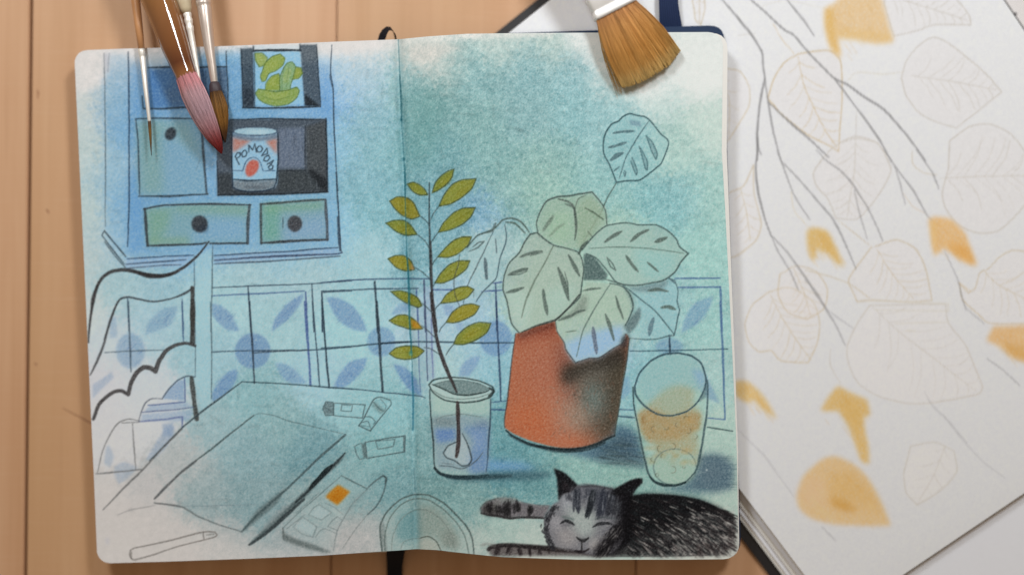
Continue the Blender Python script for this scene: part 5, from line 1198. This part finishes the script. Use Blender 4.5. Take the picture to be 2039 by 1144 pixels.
# ---------------------------------------------------------------- brushes
GRP = "paint brushes lying on the open sketchbook"
WOOD1 = m_plain("varnished_orange_wood", (.58, .285, .125), .35, .10, 200, Coat_Weight=.4)
CREAM = m_plain("cream_lacquer", (.60, .50, .34), .3, .04, 200, Coat_Weight=.5)
GREYL = m_plain("grey_mauve_lacquer", (.30, .22, .19), .35, .05, 200, Coat_Weight=.4)
FER = m_metal("matt_aluminium", (.86, .82, .76), .42, met=.35)
FERB = m_metal("pale_brass_tin", (.62, .53, .47), .38, met=.55)
FERW = m_metal("bright_tin", (.97, .97, .97), .36, met=.25)
RINGM = m_plain("dark_binding", (.05, .033, .04), .55, .2, 900)
PINKB = m_plain("pink_thread_binding", (.50, .18, .20), .7, .15, 1800)

def m_quill():
    m = M("amber_quill")
    s = m.n('ShaderNodeAttribute', attribute_name="pigment")
    n = m.noise(m.coords('Object', (220, 60, 220)), 1.0, 3)
    c = m.mix(s.outputs[0], (.17, .068, .022), m.ramp(n, [(.45, 0.), (.8, .45)]))
    return m.set(Base_Color=c, Roughness=.10, Coat_Weight=1.0, Coat_Roughness=.03)
QUILL = m_quill()

def along(pt, far, z0, slope):
    """height on a leaning brush: z0 where it crosses the page edge, slope per pixel of length"""
    return lambda x, y: z0 + slope * ((x - pt[0]) * far[0] + (y - pt[1]) * far[1])

def pst(pl, zf):
    return [(P(x, y, zf(x, y)), r * K_PX * (Z_CAM - zf(x, y)) / D_FOC) for x, y, r in pl]

rg = np.random.default_rng(23)
def tuft(name, st, n, r0, colf, mat, parent, spread=1.0, msub=7, wav=.06):
    """round tuft: hairs over the surface of the profile st (Vector, radius)"""
    C = np.array([list(c) for c, r in st]); R = np.array([r for c, r in st])
    L = np.concatenate([[0], np.cumsum(np.linalg.norm(np.diff(C, axis=0), axis=1))]); L /= L[-1]
    d = Vector(C[-1] - C[0]).normalized(); s = d.cross(Vector((0, 0, 1))).normalized(); u = s.cross(d)
    paths = []
    for i in range(n):
        a = rg.random() * 2 * math.pi; rr = (.80 + .22 * rg.random()); t1 = .86 + .14 * rg.random(); ph = rg.random() * 6; p = []
        tint = rg.normal(0, 1)
        for t in np.linspace(0, t1, msub):
            c = Vector([np.interp(t, L, C[:, k]) for k in range(3)]); r = np.interp(t, L, R) * rr
            aa = a + wav * math.sin(3 * t + ph)
            p.append((c + s * (math.cos(aa) * r) + u * (math.sin(aa) * r), colf(t, tint, a)))
        paths.append(p)
    return hairs(name, paths, mat, parent, r0)

def mixc(stops, t):
    x = [q[0] for q in stops]
    return [float(np.interp(t, x, [q[1][k] for q in stops])) for k in range(3)]

# fine liner
zf = along((282, 96), (.13, .99), .0136, .0000085)
b = thing("paint_brush", "thin liner brush with orange handle, white ferrule and fine dark tip, leftmost brush", "brush", P(283, 100, .0110), GRP)
loft("handle", pst([(196, -560, 4), (205, -500, 7), (238, -230, 10.5), (262, -60, 9.8), (270, 0, 8.8), (276, 50, 7.6), (282, 101, 6.2)], zf), WOOD1, b)
loft("ferrule", pst([(281.5, 98, 6.4), (282, 103, 6.6), (283, 112, 6.1), (283.6, 113.5, 5.3), (284, 115, 5.9), (290, 175, 4.8), (297.5, 240, 3.4), (297.8, 243, 2.6)], zf), FER, b)
st = pst([(297.5, 240, 2.8), (298.5, 255, 3.0), (300, 280, 2.0), (301.5, 310, .4)], zf)
loft("tuft_core", [(c, r * .8) for c, r in st], RINGM, b, 10)
tuft("bristles", st, 120, .00008, lambda t, k, a: mixc([(0, (.10, .05, .03)), (.35, (.22, .12, .03)), (1, (.05, .04, .03))], t), HAIR, b)

# big quill mop
zf = along((345, 90), (.38, .92), .0178, .0000105)
b = thing("paint_brush", "fat mop brush with amber quill, pink hair and red tip, biggest round brush", "brush", P(350, 95, .0118), GRP)
st = pst([(112, -480, 9), (150, -400, 17), (232, -200, 27), (285, -75, 34.5), (317, 0, 34), (335, 50, 31), (350, 95, 27.5), (362, 128, 23.5), (370, 149, 21.3), (372, 155, 21.2), (373, 157, 19)], zf)
q_ = loft("quill", st, QUILL, b, 28)
qc = [(.20, .085, .03), (.25, .11, .04), (.30, .13, .045), (.30, .135, .045), (.29, .125, .04), (.25, .10, .035), (.20, .07, .022), (.115, .03, .010), (.25, .095, .03), (.30, .13, .05), (.30, .13, .05)]
paint_attr(q_, [c for c in qc for _ in range(28)])
st = pst([(371, 152, 20.4), (376, 163, 21.8), (386, 187, 24.2), (396, 209, 24.0), (406, 232, 22.0), (416, 253, 18.6), (426, 273, 14.4), (434, 288, 9.5), (439, 299, 5.2), (441.5, 306, 1.2)], zf)
core = loft("tuft_core", [(c, r * .88) for c, r in st], HAIR, b, 20)
hs = [(0, (.60, .25, .27)), (.12, (.62, .28, .30)), (.22, (.54, .32, .35)), (.45, (.47, .31, .35)), (.66, (.44, .23, .25)), (.80, (.28, .06, .06)), (.9, (.19, .015, .014)), (1, (.15, .01, .01))]
ts = np.linspace(0, 1, len(st))
paint_attr(core, [np.array(mixc(hs, t)) * .6 for t in ts for _ in range(20)])
tuft("bristles", st, 1500, .00013, lambda t, k, a: [max(.003, x * (1 + .22 * k) * (.55 if abs(math.sin(a * 4.5)) < .16 else 1)) for x in mixc(hs, t)], HAIR, b, wav=.05, msub=9)

# slim brush tucked behind the mop
zf = along((388, 90), (.17, .985), .0158, .0000050)
b = thing("paint_brush", "slim brush with cream handle and ringed silver ferrule tucked behind the fat mop", "brush", P(388, 92, .0124), GRP)
loft("handle", pst([(268, -560, 5), (285, -480, 9), (330, -220, 15), (357, -60, 16), (366, 0, 14.5), (370, 18, 11.5), (372.5, 28, 8.2)], zf), CREAM, b)
loft("ferrule", pst([(371.8, 23, 8.0), (373, 30, 8.6), (374.2, 35, 7.0), (375, 39, 8.4), (376, 45, 8.2), (376.8, 50, 6.8), (377.6, 54, 8.0), (378.6, 60, 7.6), (379.4, 65, 6.6), (384, 92, 6.4), (391, 130, 5.2), (396, 158, 4.0), (399, 172, 3.2)], zf), FER, b, 24)
st = pst([(398.5, 170, 3.2), (402, 190, 3.6), (405, 208, 2.2), (407, 222, .5)], zf)
loft("tuft_core", [(c, r * .8) for c, r in st], RINGM, b, 10)
tuft("bristles", st, 120, .00009, lambda t, k, a: (.12, .06, .03), HAIR, b)

# round brown brush
zf = along((420, 90), (.17, .985), .0162, .0000048)
b = thing("paint_brush", "round brush with beige ferrule, dark collar and brown hair, right of the fat mop", "brush", P(420, 92, .0127), GRP)
loft("handle", pst([(315, -560, 6), (330, -470, 10), (375, -190, 16), (396, -60, 16.5), (404, -4, 14.6), (405.5, 8, 14.4)], zf), GREYL, b)
loft("ferrule", pst([(404.6, 2, 14.8), (405.6, 9, 15), (406.2, 12.5, 13.4), (406.8, 15, 13.9), (411, 50, 12.2), (417, 95, 10.2), (423, 135, 8.4), (427, 165, 7.2), (427.6, 169, 6.4)], zf), FERB, b, 24)
loft("collar", pst([(426.6, 164, 8.0), (427.2, 168, 10.6), (428.6, 175, 11.8), (430, 183, 12.4), (430.8, 187, 11.4)], zf), RINGM, b, 24)
st = pst([(430, 183, 11.6), (433, 196, 14.2), (437, 215, 16.2), (440, 232, 14.6), (443, 250, 10.6), (446, 268, 6.2), (448.5, 284, 1.2)], zf)
bs = [(0, (.10, .045, .012)), (.25, (.25, .12, .03)), (.6, (.26, .12, .025)), (.8, (.10, .04, .012)), (1, (.03, .016, .012))]
core = loft("tuft_core", [(c, r * .86) for c, r in st], HAIR, b, 18)
paint_attr(core, [np.array(mixc(bs, t)) * .6 for t in np.linspace(0, 1, len(st)) for _ in range(18)])
tuft("bristles", st, 700, .00012, lambda t, k, a: [max(.003, x * (1 + .25 * k)) for x in mixc(bs, t)], HAIR, b)

# flat golden brush
ax = np.array([.456, .890]); sd = np.array([.890, -.456]); S0 = np.array([1227., 21.])
b = thing("paint_brush", "wide flat brush with golden hair and bright tin ferrule at the top of the page", "brush", P(1227, 40, .0180), GRP)
zfer = lambda t: .0232 + .0000105 * (-t)       # t along the hair direction, in px from the ferrule mouth
def ring(t, hw): 
    c = S0 + ax * t; zz = zfer(t)
    return (P(c[0], c[1], zz), hw * K_PX * (Z_CAM - zz) / D_FOC)
fs = [(-150, 40), (-128, 44), (-120, 44.5), (-118, 43.6), (-112, 43.6), (-110, 44.6), (-60, 45), (-19, 45.6), (-17.5, 44.6), (-14.5, 44.6), (-13, 46), (-3, 46.6), (0, 46.4), (1, 44.5), (-2, 42)]
th = [.0036 if t > -100 else .0042 for t, _ in fs]; th[-1] = .0030; th[-2] = .0034; th[8] = th[9] = .0033
fside = (P(S0[0] + sd[0] * 10, S0[1] + sd[1] * 10, .02) - P(S0[0], S0[1], .02)).normalized()
loft("ferrule", [ring(t, h) for t, h in fs], FERW, b, 36, flat=(fside, lambda i: th[i]))
hs_ = [(-700, 9), (-660, 16), (-500, 24), (-330, 23), (-230, 30), (-170, 38), (-140, 39)]
loft("handle", [ring(t, h) for t, h in hs_], WOOD1, b, 30, flat=(fside, lambda i: [.003, .005, .0055, .005, .0045, .004, .0036][i]))
gold = [(0, (.52, .25, .10)), (.25, (.60, .30, .095)), (.6, (.58, .285, .075)), (.85, (.60, .32, .09)), (1, (.68, .47, .18))]
end = lambda s: np.array([np.interp(s, [-1, -.5, 0, .5, 1], [1238, 1268, 1300, 1333, 1356]), np.interp(s, [-1, -.5, 0, .5, 1], [175, 168, 152, 130, 100])])
paths = []
cl = rg.random(26) * 2 - 1; cls = rg.normal(0, .05, 26); clt = rg.normal(0, 1, 26)
for i in range(5200):
    s = rg.random() * 2 - 1; t = rg.random() * 2 - 1
    j = int(np.argmin(np.abs(cl - s))); pull = (cl[j] - s) * .13
    r0_ = S0 + sd * 44 * s; e = end(np.clip(s + pull + cls[j] * .2 + rg.normal(0, .012), -1.06, 1.06)); e = S0 + sd * 44 * s + (e - r0_) * (.91 + .10 * rg.random()) 
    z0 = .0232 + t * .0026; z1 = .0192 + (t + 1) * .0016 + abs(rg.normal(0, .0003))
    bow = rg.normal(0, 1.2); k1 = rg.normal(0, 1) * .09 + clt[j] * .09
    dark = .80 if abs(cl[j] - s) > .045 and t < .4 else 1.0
    p = []
    for q in np.linspace(0, 1, 6):
        c = r0_ * (1 - q) + e * q + sd * (bow * math.sin(math.pi * q) + s * 4.0 * math.sin(math.pi * q))
        zz = z0 * (1 - q) + z1 * q + .0008 * math.sin(math.pi * q) * t
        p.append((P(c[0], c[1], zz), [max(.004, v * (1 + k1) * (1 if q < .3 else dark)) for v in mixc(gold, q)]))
    paths.append(p)
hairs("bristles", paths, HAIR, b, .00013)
# a few strays at its left edge
paths = []
for i in range(60):
    o_ = rg.random(); r0_ = S0 + sd * (-43 + 3 * o_); e = np.array([1226 + 16 * o_ + rg.normal(0, 3), 176 + rg.normal(0, 10)])
    paths.append([(P(*(r0_ * (1 - q) + e * q - sd * 7 * math.sin(math.pi * q) * (1 - o_)), .0232 * (1 - q) + .0186 * q), (.55, .34, .12)) for q in np.linspace(0, 1, 6)])
hairs("stray_hairs", paths, HAIR, b, .0001)
